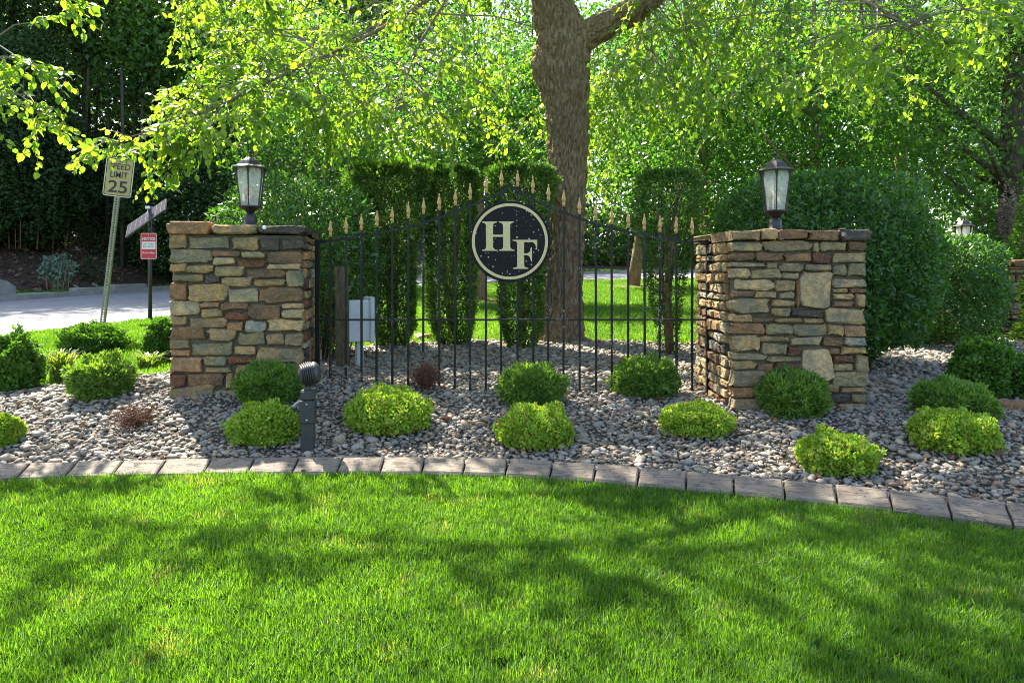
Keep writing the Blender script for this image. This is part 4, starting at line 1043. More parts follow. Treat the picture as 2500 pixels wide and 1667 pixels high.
# ------------------------------------------------------------------ clipped yews behind the fence
def yew(px, base_py, prof, label, n, seed, mat='yew', squash=.8, bare=0.0):
    """prof: list of (py, left px, right px) down the photo"""
    b = hit(px, base_py); Yb = b.y+.35; r = np.random.default_rng(seed)
    b = Vector(((px-1250)/FPX*Yb, Yb, zh((px-1250)/FPX*Yb, Yb)))
    root = empty('clipped_yew', b); tag(root, label, 'yew', 'clipped yews behind the fence')
    zz = np.array([EYE-(p[0]-HOR)/FPX*Yb-b.z for p in prof])[::-1]
    cx = np.array([((p[1]+p[2])/2-1250)/FPX*Yb-b.x for p in prof])[::-1]; hw = np.array([(p[2]-p[1])/2/FPX*Yb for p in prof])[::-1]*1.04
    wgt = np.interp(np.linspace(zz[0], zz[-1], 200), zz, hw); wgt /= wgt.sum()
    z = r.choice(np.linspace(zz[0], zz[-1], 200), n, p=wgt)+r.uniform(-.01, .01, n)
    top = r.random(n) < .14
    z[top] = zz[-1]-r.random(top.sum())**2*.12
    an = r.uniform(0, 2*math.pi, n); h = np.interp(z, zz, hw); c = np.interp(z, zz, cx)
    rad = 1/((np.abs(np.cos(an))**3.2+np.abs(np.sin(an))**3.2)**(1/3.2))
    lm = np.array([1+.10*mnoise.noise((math.cos(q)*1.5+seed, math.sin(q)*1.5, zq*2.6))+.09*mnoise.noise((math.cos(q)*4+seed, math.sin(q)*4, zq*8)) for q, zq in zip(an, z)])
    f = np.where(top, r.random(n)**.5, 1-.38*r.random(n)**1.6)
    cl = np.array([mnoise.noise((math.cos(q)*hh*11+seed, math.sin(q)*hh*11, zq*11)) for q, hh, zq in zip(an, h, z)]); lm = lm*(1+.16*cl)
    pos = np.column_stack([c+h*rad*f*lm*np.cos(an), np.maximum(h*squash, .15)*rad*f*lm*np.sin(an), z])
    if bare > 0:
        k = r.random(n) > bare*np.interp(z, zz, np.linspace(1, .35, len(zz)))*np.array([.5+.9*max(0, mnoise.noise((p[0]*4, p[1]*4+seed, p[2]*3))+.3) for p in pos]); pos = pos[k]; an = an[k]; f = f[k]; top = top[k]; cl = cl[k]
    n = len(pos); nr = np.column_stack([np.cos(an), np.sin(an), np.where(top, 1.5, .1)])
    ax = unit(nr*.8+np.array([0, 0, .45])+.7*rdir(n, r)); tint = np.clip(r.random(n)*.55+.35*(f-.6)+.7*cl, 0, 1)
    me = leaves('foliage', pos, ax, unit(nr+.9*rdir(n, r)), .050*r.uniform(.7, 1.3, n), tint, T_LANCE)
    tag(link('foliage', me, M[mat], root), kind='stuff')
    mb = MB()
    for k in range(9):
        a = r.uniform(0, 6.28); q = .5*hw[len(hw)//2]
        ptsk = [(cx[0]+.03*math.cos(a), .03*math.sin(a), -.05)]
        for t in (.35, .7, .95):
            zq = zz[0]+(zz[-1]-zz[0])*t; ptsk.append((np.interp(zq, zz, cx)+np.interp(zq, zz, hw)*.6*t*math.cos(a)+r.normal(0, .02), np.interp(zq, zz, hw)*.5*t*math.sin(a), zq))
        mb.tube(ptsk, [.03, .02, .012, .004], 6)
    tag(mb.build('stem', M['stem'], root), kind='stuff')
yew(930, 862, [(405, 865, 1005), (412, 856, 1045), (440, 852, 1052), (560, 862, 1040), (600, 888, 1008), (700, 905, 1010), (800, 915, 1008), (845, 930, 985), (858, 940, 975)], 'widest clipped yew column, next to the grey utility box', 40000, 101)
yew(1100, 856, [(412, 1062, 1150), (420, 1050, 1165), (450, 1046, 1166), (580, 1042, 1150), (650, 1040, 1155), (760, 1045, 1155), (820, 1062, 1150), (852, 1085, 1130)], 'clipped yew column left of the round sign, full to the ground', 30000, 102)
yew(1268, 866, [(410, 1215, 1335), (418, 1196, 1350), (450, 1190, 1350), (560, 1205, 1330), (680, 1222, 1325), (780, 1225, 1322), (830, 1235, 1312), (862, 1255, 1285)], 'clipped yew column behind the round sign, against the large trunk', 30000, 103)
yew(1637, 884, [(422, 1580, 1690), (430, 1560, 1705), (520, 1555, 1700), (600, 1570, 1690), (680, 1580, 1668), (780, 1600, 1655), (840, 1612, 1650), (870, 1625, 1648)], 'sparse clipped yew with bare stems, right of the large trunk', 15000, 104, 'yew', .7, .75)

# ------------------------------------------------------------------ hedges
def hedge(name, label, c, rad, n, seed, mat, leaf, p=4, tmpl=T_OVAL, amt=.10, depth=.3, z0=.0, group=None, up=.35, bottom=-.95, cat='hedge', k=2.2):
    b = Vector((c[0], c[1], zh(c[0], c[1]))); root = empty(name, b); tag(root, label, cat, group)
    pos, nr, f, r = shrub_cloud(rad, n, seed, p, amt, depth, k=k); pos[:, 2] += rad[2]+z0; keep = pos[:, 2] > .02
    pos = pos[keep]; nr = nr[keep]; f = f[keep]; n = len(pos)
    ax = unit(nr*.5+np.array([0, 0, up])+.8*rdir(n, r)); nm = unit(nr+.7*rdir(n, r)+np.array([0, 0, .4]))
    tint = np.clip(r.random(n)*.75+.4*(f-.75), 0, 1)
    tag(link('foliage', leaves('foliage', pos, ax, nm, leaf*r.uniform(.7, 1.3, n), tint, tmpl), M[mat], root), kind='stuff')
    mb = MB()
    for q in range(16):
        a = r.uniform(0, 6.28); e = r.uniform(.1, .85); x, y = rad[0]*e*math.cos(a), rad[1]*e*math.sin(a)
        mb.tube([(x*.8, y*.8, -.05), (x, y, rad[2]*.6), (x*1.05+r.normal(0, .1), y, rad[2]*1.6+z0)], [.02, .013, .005], 5)
    tag(mb.build('stem', M['stem'], root), kind='stuff')
    return root
hedge('tall_hedge', 'tall dark green hedge rising behind the second stone pillar', (3.42, 7.6, 0), (1.12, .95, .98), 42000, 201, 'laurel', .064, 3.0, T_ELL, z0=.16, amt=.17, depth=.36)
hedge('low_hedge', 'lower hedge with sunlit yellow green top under the distant lantern', (5.78, 9.5, 0), (.74, 1.0, .70), 24000, 202, 'laurel', .062, 3.0, T_ELL, z0=.1, amt=.15)
hedge('laurel_bush', 'glossy leafy bush behind the roadside pillar and its lantern', (-2.6, 8.2, 0), (1.0, .85, 1.0), 16000, 203, 'laurel', .085, 2.6, T_LANCE, .18, .4, z0=.15, up=.2)
hedge('leggy_shrub', 'leggy brown stemmed shrub behind the utility box', (-2.35, 8.3, 0), (.42, .4, .62), 3500, 204, 'yew', .06, 2.4, T_SPRIG, .2, .8, z0=.55)
b = Vector((-2.3, 7.9, zh(-2.3, 7.9))); mb = MB(); rs = np.random.default_rng(5)
for k in range(70):
    x = rs.uniform(-.55, .5); y = rs.uniform(-.3, .3)
    mb.tube([(x*.7, y, -.03), (x, y+.05, .5), (x*1.2+rs.normal(0, .06), y, 1.15)], [.009, .007, .004], 4, False, False)
o = mb.build('bare_thicket', M['stem'], None, b); tag(o, 'thicket of bare brown stems behind the left end of the fence', 'thicket', kind='stuff')

# ------------------------------------------------------------------ trees
def trunk_mesh(pts, rad, nseg, nring, amp, seed, burl=None, plates=(15, 4.6)):
    P = catmull([tuple(p) for p in pts], 10); rr = np.interp(np.linspace(0, 1, len(P)), np.linspace(0, 1, len(rad)), rad)
    d = np.concatenate([[0], np.cumsum(np.linalg.norm(np.diff(P, axis=0), axis=1))]); s = np.linspace(0, d[-1], nring)
    C = np.column_stack([np.interp(s, d, P[:, i]) for i in range(3)]); rr = np.interp(s, d, rr)
    V = []
    u = Vector((1, 0, 0))
    for i in range(nring):
        t = Vector(C[min(i+1, nring-1)]-C[max(i-1, 0)]).normalized(); u = (u-t*u.dot(t)).normalized(); w = t.cross(u); c = Vector(C[i])
        for k in range(nseg):
            a = 2*math.pi*k/nseg; dv = u*math.cos(a)+w*math.sin(a); q = rr[i]
            pn = Vector((math.cos(a)*plates[0]*rr[0], math.sin(a)*plates[0]*rr[0], s[i]*plates[1]))+Vector((seed, seed*2, 0))
            wob = mnoise.noise_vector(pn*.7)*.5
            ds, _ = mnoise.voronoi(pn+wob); e = min(1, (ds[1]-ds[0])*2.2)
            h = amp*(e-.5)+amp*.35*mnoise.noise(pn*4)
            lo = 1+.07*mnoise.noise(Vector((math.cos(a)*1.2, math.sin(a)*1.2, s[i]*1.1+seed)))
            if burl:
                for (bz, ba, bw, br) in burl:
                    da = (a-ba+math.pi) % (2*math.pi)-math.pi
                    lo += br*math.exp(-((s[i]-bz)/bw)**2-(da/.7)**2)
            V.append(c+dv*(q*lo+h*min(1, q/.12)))
    i0 = (np.arange(nring-1)[:, None]*nseg+np.arange(nseg)[None]); i1 = (np.arange(nring-1)[:, None]*nseg+(np.arange(nseg)[None]+1) % nseg)
    F = np.stack([i0.ravel(), i1.ravel(), (i1+nseg).ravel(), (i0+nseg).ravel()], 1)
    return np_mesh('trunk', np.array([v[:] for v in V]), F, 4, None, True)

TY = 9.75
tb = hit(1365, 842); tb = Vector((at(1365, 842, TY).x, TY, zh(at(1365, 842, TY).x, TY)))
main = empty('shade_tree', tb); tag(main, 'large tree with thick furrowed trunk and overhanging bright green leaves behind the fence', 'tree')
tr = [(1366, 876, 168), (1365, 842, 136), (1365, 800, 114), (1371, 710, 95), (1377, 620, 90), (1382, 500, 91), (1385, 390, 92), (1386, 300, 98), (1380, 230, 112), (1374, 175, 124), (1374, 120, 126), (1366, 70, 112), (1350, 20, 98), (1340, -60, 90), (1325, -180, 80), (1318, -330, 62), (1330, -480, 40)]
tp = [at(x, y, TY)-tb for x, y, w in tr]; trr = [w/2*TY/FPX for x, y, w in tr]
zB = (842-165)/FPX*TY
link('trunk', trunk_mesh(tp, trr, 160, 520, .052, 4.0, [(zB+.25, math.pi, .2, .22), (zB+.45, 1.5*math.pi, .12, .08), (.1, .8, .25, .12), (.1, 3.6, .25, .15)]), M['bark'], main)
lb = [at(1375, 150, TY)-tb, at(1420, 95, TY-.1)-tb, at(1480, 60, TY-.2)-tb, at(1545, 28, TY-.35)-tb, at(1610, -25, TY-.5)-tb, at(1720, -130, TY-.8)-tb, at(1850, -300, TY-1.2)-tb]
link('limb', trunk_mesh(lb, [.20, .205, .19, .165, .15, .12, .07], 100, 190, .036, 9.0), M['bark'], main)
# crown: limbs, drooping branches and hanging leafy twigs
F0 = tb
def wp(*p): return Vector(p)
top = [tb+p for p in tp[11:]]; rlim = [tb+p for p in lb]
LIMBS = [
    [tb+tp[13], wp(-.8, 9.0, 6.6), wp(-2.4, 8.2, 7.0), wp(-4.2, 7.4, 6.5), wp(-5.6, 6.8, 5.5)],
    [tb+tp[13], wp(-.3, 8.6, 6.0), wp(-1.6, 8.0, 5.9), wp(-2.9, 7.6, 5.5), wp(-3.9, 7.3, 5.0)],
    [wp(-5.6, 6.8, 5.5), wp(-5.5, 6.5, 4.6), wp(-5.2, 6.3, 3.7), wp(-4.9, 6.2, 3.15), wp(-4.55, 6.2, 2.8)],
    [wp(-.7, 8.9, 5.1), wp(-1.2, 8.8, 4.2), wp(-1.5, 8.8, 3.4)],
    [tb+tp[14], wp(.2, 8.6, 7.2), wp(-.6, 7.2, 7.4), wp(-1.2, 5.8, 7.0)],
    [tb+tp[12], wp(.0, 9.2, 5.6), wp(-.7, 8.9, 5.1), wp(-1.6, 8.5, 4.35), wp(-2.6, 8.0, 3.65), wp(-3.4, 7.6, 3.1), wp(-4.3, 7.3, 2.68)],
    [tb+tp[15], wp(1.0, 10.5, 8.6), wp(.5, 11.8, 9.3)],
    [tb+tp[15], wp(-.6, 10.4, 8.8), wp(-2.6, 10.8, 9.2), wp(-4.6, 10.6, 8.6)],
    rlim[3:]+[wp(3.9, 7.8, 7.0), wp(5.0, 7.2, 6.9)],
    [rlim[4], wp(2.4, 8.8, 5.5), wp(3.1, 8.4, 5.2), wp(3.9, 8.0, 4.6), wp(4.6, 7.7, 4.0)],
    [rlim[3], wp(1.9, 10.2, 5.6), wp(2.2, 11.0, 5.4), wp(2.4, 11.5, 4.6)],
    [rlim[5], wp(2.8, 7.5, 7.2), wp(2.4, 6.0, 7.4), wp(2.0, 5.0, 7.0)],
    [tb+tp[14], wp(1.2, 9.0, 7.4), wp(1.6, 7.6, 7.8), wp(1.2, 6.0, 7.6)],
    [tb+tp[15], wp(-1.6, 9.4, 8.4), wp(-3.4, 8.8, 8.4), wp(-5.4, 8.4, 7.4), wp(-6.2, 8.0, 6.4)],
]
mb = MB(); LP = []
for L_ in LIMBS:
    Q = catmull([tuple(p-tb) for p in L_], 14); m_ = len(Q)
    r0 = .085 if L_[0].z < 7 else .07
    if L_[0] is rlim[3] and len(L_) > 5: r0 = .10
    if (len(L_) == 5 and L_[0].x < -4) or (len(L_) == 3 and L_[0].x < -.6): r0 = .022
    if len(L_) == 7 and L_[-1].x < -4: r0 = .045
    mb.tube([Vector(q) for q in Q], [r0*(1-.96*(i/(m_-1))**.8)+.003 for i in range(m_)], 8)
    LP += [Vector(q)+tb for q in Q[6:]]
LPn = np.array([p[:] for p in LP])
rc = np.random.default_rng(77)
CL = []   # clump centres and size
def region(x0, x1, y0, y1, ya, yb_, n, sz=1.0, slope=0.0):
    for k in range(n):
        px = rc.uniform(x0, x1); py = rc.uniform(y0, y1)+slope*(px-x0); CL.append((at(px, py, rc.uniform(ya, yb_)), sz))
region(-60, 130, 150, 350, 5.9, 6.5, 11, .8); region(140, 200, -20, 60, 6.4, 6.8, 3, .7)
region(215, 300, 345, 385, 6.9, 7.5, 4, .6); region(310, 430, 345, 440, 6.9, 7.5, 6, .65); region(330, 540, 300, 385, 7, 7.8, 11, .8, -.15)
region(430, 660, -30, 290, 6.8, 9, 34); region(600, 1170, -30, 330, 7, 10.5, 72); region(780, 1160, 260, 375, 8, 9.4, 18, .8)
region(1500, 1800, -30, 300, 7.4, 11, 44); region(1420, 1560, 80, 460, 10.3, 11.5, 26, .9)
region(1780, 2260, -30, 240, 7, 11, 44); region(2250, 2520, -30, 160, 6.5, 9, 14, .9)
region(1180, 1330, 40, 400, 10.6, 11.6, 16, .9)
nvis = len(CL)
# breaks in the upper crown, given by where their light falls on the ground: x, y, half width, half depth
GAPS = [(-3.4, 5.2, 1.9, 1.2), (-1.9, 4.1, 1.0, .32), (-.3, 4.0, .85, .36), (.25, 3.5, .65, .3), (1.05, 3.15, .6, .27), (-1.8, 3.0, .45, .2), (-1.7, 2.6, .45, .2), (-.6, 2.45, .6, .34), (.6, 2.3, .35, .16), (.2, 5.1, .9, .42), (2.1, 4.1, .7, .28), (1.1, 4.7, .6, .3), (1.7, 2.55, .3, .15)]
k = 0
while k < 500:
    d = rc.normal(size=3); d /= np.linalg.norm(d); q = rc.random()**.45
    p = Vector((-.5+6.8*d[0]*q, 8.2+4.6*d[1]*q, 7.6+2.8*d[2]*q))
    if p.z < EYE+(HOR+60)/FPX*p.y: continue
    if mnoise.noise((p.x*.42+4, p.y*.42, p.z*.3)) < -.12: continue
    gx_, gy_ = p.x+.504*p.z, p.y-.672*p.z
    if any(((gx_-a)/c_)**2+((gy_-b_)/d_)**2 < 1 for a, b_, c_, d_ in GAPS): continue
    CL.append((p, 1.15)); k += 1
pos_, ax_, nm_, sz_, ti_ = [], [], [], [], []
tw = MB()
for ci, (c, s) in enumerate(CL):
    cn = np.array(c[:]); dd = np.linalg.norm(LPn-cn, axis=1)+1.4*np.maximum(0, cn[2]+.15-LPn[:, 2]); pr_ = np.exp(-(dd-dd.min())/.22); k = rc.choice(len(LP), p=pr_/pr_.sum()); a0 = LP[k]
    dv = c-a0; mid = a0.lerp(c, .5)+Vector((rc.normal(0, .12)*dv.length, rc.normal(0, .12)*dv.length, rc.uniform(.05, .2)*dv.length))
    tw.tube([a0-tb, a0.lerp(mid, .5)-tb+Vector((0, 0, .03*dv.length)), mid-tb, mid.lerp(c, .6)-tb, c-tb], [.012, .010, .0075, .005, .003], 4, False, False)
    g = dv.normalized() if dv.length > .05 else Vector((0, 0, -1))
    nt = 6 if ci < nvis else 5
    ctint = rc.uniform(.25, .75)
    for t in range(nt):
        td = (g*.7+Vector((rc.normal(0, .75), rc.normal(0, .6), rc.normal(-.25, .45)))).normalized(); L = rc.uniform(.28, .55)*s
        st = c.lerp(mid, rc.uniform(0, .45)) if t else c
        p1 = st+td*L*.5; p2 = st+td*L+Vector((0, 0, -.18*L))
        tw.tube([st-tb, p1-tb, p2-tb], [.004, .0028, .0014], 3, False, False)
        m_ = int(L/.036*(1 if ci < nvis else .8))
        for q in range(m_):
            f = (q+.6)/m_; b_ = (st.lerp(p1, f*2) if f < .5 else p1.lerp(p2, f*2-1))
            side = 1 if q % 2 else -1
            sd = td.cross(Vector((0, 0, 1)))*side
            av = td*.35+sd*.6+Vector((rc.normal(0, .3), rc.normal(0, .3), rc.normal(-.45, .3)))
            pos_.append((b_-tb)[:]); ax_.append(av[:]); nm_.append((rc.normal(0, .45), rc.normal(-.15, .45), rc.normal(.8, .35)))
            sz_.append(rc.choice((.6, .85, 1, 1.1))*rc.uniform(.06, .098)*(1 if ci < nvis else 1.3)); ti_.append(min(1, max(0, ctint+rc.normal(0, .22))))
tag(link('crown', leaves('crown', np.array(pos_), np.array(ax_), np.array(nm_), np.array(sz_), np.array(ti_), T_OVAL), M['canopy'], main), kind='stuff')
tag(mb.build('branches', M['bark'], main), kind='stuff')
tag(tw.build('twigs', M['twig'], main), kind='stuff')
print('main tree leaves', len(pos_), 'pebbles', n)

def tree(name, label, px, Y, h, cb, rx, n, leaf, mat, seed, r0=.16, group='trees behind the lawn and road', nclump=34, lean=0.0, trunkmat='bark2', tmpl=T_QUAD, ry=None, fill=.5, z0=None):
    X = (px-1250)/FPX*Y; b = Vector((X, Y, zh(X, Y) if z0 is None else z0)); root = empty(name, b); tag(root, label, 'tree', group)
    r = np.random.default_rng(seed); ry = ry or rx*.8; cz = (h+cb)/2; rz = (h-cb)/2
    mb = MB(); tpts = [(0, 0, -.2), (lean*.2, 0, cb*.5), (lean*.6, r.normal(0, .1), cb+.3*rz), (lean, 0, cz+.3*rz), (lean, .1, h*.95)]
    mb.tube(tpts, [r0*1.25, r0, r0*.8, r0*.45, .02], 9)
    C = []
    for q in range(nclump):
        d = r.normal(size=3); d /= np.linalg.norm(d); f = r.random()**.4
        c = np.array([lean+rx*d[0]*f, ry*d[1]*f, cz+rz*d[2]*f]); C.append(c)
        if q < 16:
            zz = max(cb*.8, c[2]-abs(c[0]-lean)*.7-.4); tx = np.interp(zz, [p[2] for p in tpts], [p[0] for p in tpts])
            mb.tube([(tx, 0, zz), ((tx+c[0])/2, c[1]*.5, (zz+c[2])/2-.05), tuple(c)], [r0*.38, r0*.2, .012], 5)
    tag(mb.build('trunk', M[trunkmat], root))
    C = np.array(C); ids = r.integers(0, nclump, n); s_ = r.uniform(.75, 1.3, nclump)[ids]
    g = r.normal(size=(n, 3)); g = g/np.linalg.norm(g, axis=1)[:, None]*(r.random(n)**.5)[:, None]
    ext = np.array([rx, ry, rz])*(2.1/nclump**(1/3))*.62; ext[2] *= .7
    pos = C[ids]+g*ext*s_[:, None]
    m_ = int(n*fill*.5); dv = rdir(m_, r)*(r.random(m_)**.5)[:, None]; pos[:m_] = np.array([lean, 0, cz])+dv*np.array([rx, ry, rz])
    pos = pos[pos[:, 2] > .1]; n = len(pos)
    ct = r.uniform(-.2, .2, nclump)[ids[:n]]
    tint = np.clip(.45+ct+r.normal(0, .2, n), 0, 1)
    me = leaves('crown', pos, unit(rdir(n, r)+np.array([0, 0, -.25])), unit(rdir(n, r)*.8+np.array([0, 0, .7])), leaf*r.uniform(.65, 1.3, n), tint, tmpl)
    tag(link('crown', me, M[mat], root), kind='stuff'); return root

TREES = [
    # name, label, px, Y, h, crown base, rx, leaves, leaf size, mat, trunk r
    ('lawn_tree', 'slender tree on the back lawn, its trunk seen left of the round sign', 1168, 17.7, 7.6, 2.3, 2.7, 17000, .13, 'fine', .17),
    ('lawn_tree', 'tree with a leaning trunk at the far end of the back lawn', 1545, 25, 10.5, 2.6, 3.9, 17000, .17, 'fine', .2),
    ('lawn_tree', 'bright fine leaved tree rising above the sparse yew', 1720, 19, 9.0, 1.5, 3.0, 17000, .13, 'fine', .15),
    ('lawn_tree', 'bright fine leaved tree above the lantern by the hedge', 1990, 17, 9.0, 1.4, 3.0, 17000, .13, 'fine', .16),
    ('lawn_tree', 'spreading green tree above the tall hedge', 2200, 19, 10.5, 1.8, 3.6, 18000, .14, 'fine', .22),
    ('dark_tree', 'dark tree with a heavy trunk at the right edge', 2480, 14.5, 9.5, 2.0, 2.6, 16000, .12, 'woods', .30),
    ('lawn_tree', 'fine leaved tree between the roadside lantern and the yews', 800, 24, 10, 1.4, 3.6, 17000, .16, 'fine', .16),
    ('woodland_tree', 'woodland tree on the bank directly above the roadside lantern', 600, 31, 14, 1.6, 4.4, 13000, .25, 'woods', .2),
    ('woodland_tree', 'woodland tree on the bank behind the red notice', 380, 29, 14, 3.6, 4.2, 14000, .22, 'woods', .18),
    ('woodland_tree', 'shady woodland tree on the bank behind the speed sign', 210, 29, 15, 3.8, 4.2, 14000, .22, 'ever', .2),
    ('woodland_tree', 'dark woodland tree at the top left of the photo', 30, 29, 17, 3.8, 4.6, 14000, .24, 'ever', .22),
    ('woodland_tree', 'dark woodland tree beyond the left edge of the photo', -180, 26, 16, 2, 4.6, 10000, .26, 'ever', .22),
    ('woodland_tree', 'tall pale green tree beyond the road above the yews', 960, 50, 20, .8, 5.4, 13000, .32, 'woods', .25),
    ('woodland_tree', 'tall tree beyond the road behind the large trunk', 1300, 52, 21, .8, 5.6, 13000, .34, 'woods', .25),
    ('woodland_tree', 'tall tree beyond the road above the sparse yew', 1640, 52, 20, .8, 5.4, 13000, .34, 'woods', .25),
    ('woodland_tree', 'tall tree beyond the road behind the lantern by the hedge', 1930, 51, 21, .8, 5.4, 13000, .34, 'woods', .25),
    ('woodland_tree', 'tall tree beyond the road behind the tall hedge', 2230, 46, 20, .8, 5.0, 13000, .30, 'woods', .25),
    ('woodland_tree', 'tall tree beyond the road at the upper right corner', 2500, 38, 18, .8, 4.6, 12000, .28, 'woods', .25),
]
for i, (nm, lab, px, Y, h, cb, rx, n, lf, mt, r0) in enumerate(TREES):
    tree(nm, lab, px, Y, h, cb, rx, n, lf, mt, 500+i, r0, lean=.9 if 'leaning' in lab else 0.0, trunkmat='bark' if nm == 'lawn_tree' else 'bark2')
# thin bare trunks on the dark bank
for i, (px, Y, h) in enumerate([(205, 26.5, 7), (262, 27.5, 7), (298, 26, 7.5), (322, 28, 7), (345, 27, 6.5), (398, 28, 7), (233, 29, 7)]):
    X = (px-1250)/FPX*Y; o = MB().tube([(0, 0, -.2), (.05*math.sin(i), .0, h*.5), (.12*math.cos(i*2), .1, h)], [.09, .07, .05], 7).build('tree_trunk', M['bark2'], None, (X, Y, zh(X, Y)))
    tag(o, ['thin bare trunk just left of the speed sign post', 'thin bare trunk just right of the speed sign post', 'thin bare trunk left of the solar panel', 'thin bare trunk behind the low corner of the solar panel', 'thin bare trunk behind the red notice', 'thin bare trunk between the red notice and the roadside pillar', 'thin bare trunk right behind the speed sign post'][i], 'tree trunk', 'thin trunks on the wooded bank')
# evergreens and shrubs across the road
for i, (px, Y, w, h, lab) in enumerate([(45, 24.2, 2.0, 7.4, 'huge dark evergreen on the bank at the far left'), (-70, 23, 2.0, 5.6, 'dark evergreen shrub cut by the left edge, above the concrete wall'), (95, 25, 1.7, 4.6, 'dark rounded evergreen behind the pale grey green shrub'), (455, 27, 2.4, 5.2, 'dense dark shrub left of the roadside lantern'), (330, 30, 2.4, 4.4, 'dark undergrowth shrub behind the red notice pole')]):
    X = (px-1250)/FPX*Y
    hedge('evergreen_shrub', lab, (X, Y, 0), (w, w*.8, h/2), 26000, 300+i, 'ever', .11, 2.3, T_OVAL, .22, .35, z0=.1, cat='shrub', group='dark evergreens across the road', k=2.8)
for i, (px, Y, w, h) in enumerate([(1000, 41, 4, 3.2), (1250, 42.5, 4, 3.4), (1480, 43, 4, 3.2), (1700, 43.5, 4, 3.4), (1920, 44, 4, 3.0)]):
    X = (px-1250)/FPX*Y
    hedge('roadside_shrub', ['dark shrub across the road seen left of the round sign', 'dark shrub across the road behind the large trunk', 'dark shrub across the road right of the large trunk', 'dark shrub across the road behind the sparse yew', 'dark shrub across the road behind the second pillar'][i], (X, Y, 0), (w, 1.6, h/2), 5000, 340+i, 'woods', .3, 2.5, T_QUAD, .22, .35, z0=0, cat='shrub', group='dark shrubs across the road')
Xf = (450-1250)/FPX*25; b = Vector((Xf, 25, zh(Xf, 25)))
r = np.random.default_rng(9); rt = empty('flowering_shrub', b); tag(rt, 'dark shrub dotted with small white flowers left of the roadside lantern', 'shrub')
pos, nr, f, r = shrub_cloud((1.5, .9, 1.7), 7000, 71, 2.2, .2, .3); pos[:, 2] += 2.4
tag(link('foliage', leaves('foliage', pos, unit(nr+rdir(len(pos), r)), unit(nr+rdir(len(pos), r)), .14*np.ones(len(pos)), r.random(len(pos)), T_OVAL), M['ever'], rt), kind='stuff')
k = r.random(len(pos)) < .12; pf = pos[k]*np.array([1.04, 1.04, 1.02])
tag(link('blossom', leaves('blossom', pf, unit(rdir(len(pf), r)), unit(nr[k]+.4*rdir(len(pf), r)), .085*np.ones(len(pf)), r.random(len(pf)), T_QUAD), M['white'], rt), kind='stuff')
tag(MB().tube([(0, 0, -.1), (.1, 0, 1), (0, .1, 2.6)], [.08, .06, .02], 7).build('trunk', M['bark2'], rt))
Xs = (140-1250)/FPX*21.6
hedge('pale_shrub', 'small pale grey green shrub on the gravel across the road', (Xs, 21.6, 0), (.5, .4, .5), 700, 330, 'pale', .10, 2.0, T_OVAL, .3, .7, z0=.2, cat='shrub')
# far conifers at the right
def conifer(px, Y, h, w, mat, label, seed, n=9000, leaf=.09):
    X = (px-1250)/FPX*Y; b = Vector((X, Y, zh(X, Y)-.15)); root = empty('conifer', b); tag(root, label, 'conifer'); r = np.random.default_rng(seed)
    z = h*(1-np.sqrt(r.random(n))*.98); rad = w*np.clip(1-(z/h)**1.6, .03, 1)*(1-.35*r.random(n)**2)*(1+.16*np.sin(z*9+r.random(n))); an = r.uniform(0, 6.28, n)
    pos = np.column_stack([rad*np.cos(an), rad*np.sin(an), z+.1]); nr = np.column_stack([np.cos(an), np.sin(an), np.full(n, .4)])
    tag(link('crown', leaves('crown', pos, unit(nr+.6*rdir(n, r)), unit(nr+.8*rdir(n, r)), leaf*r.uniform(.7, 1.3, n), r.random(n), T_SPRIG), M[mat], root), kind='stuff')
    MB().tube([(0, 0, -.1), (0, 0, h*.9)], [.06, .015], 7).build('trunk', M['bark2'], root)
M['deadneedle'] = leaf_mat('dead_needle', [(0, (.20, .13, .10)), (1, (.36, .27, .23))], (1, 1, 1), .2, .7, .1)
conifer(2462, 13.2, 2.75, .36, 'deadneedle', 'dead brown conifer above the far stone pillar', 1, 5000, .07)
conifer(2512, 12.4, 2.6, .42, 'yew', 'green conifer at the right edge beside the dead brown one', 2)
conifer(2575, 9.6, 2.0, .42, 'ever', 'dark conifer beside the far stone pillar at the right edge', 3)
conifer(2400, 13.4, 2.7, .4, 'yew', 'narrow green conifer left of the dead brown one', 4)

# far wood that closes the view
r = np.random.default_rng(55); n = 60000
x = r.uniform(-70, 70, n); y = 63+r.normal(0, 3.5, n)+.004*x*x*0; h = np.array([26+7*mnoise.noise((v*.13, 1.7, 0)) for v in x]); z = r.random(n)**.8*h
pos = np.column_stack([x, y, z+1.2])
tag(link('woods', leaves('woods', pos, rdir(n, r), unit(rdir(n, r)*.8+np.array([0, -.2, .6])), .62*r.uniform(.6, 1.3, n), np.clip(r.normal(.4, .22, n), 0, 1), T_QUAD), M['woods']), kind='stuff')
r2 = np.random.default_rng(56); n = 26000
t = r2.uniform(0, 1, n); x = -46+40*t+r2.normal(0, 1, n); y = 34+9*t+r2.normal(0, 2.2, n); z = 3+r2.random(n)**.8*17
tag(link('woods', leaves('woods', np.column_stack([x, y, z]), rdir(n, r2), unit(rdir(n, r2)+np.array([0, -.2, .6])), .5*r2.uniform(.6, 1.3, n), np.clip(r2.normal(.35, .2, n), 0, 1), T_QUAD), M['ever']), kind='stuff')

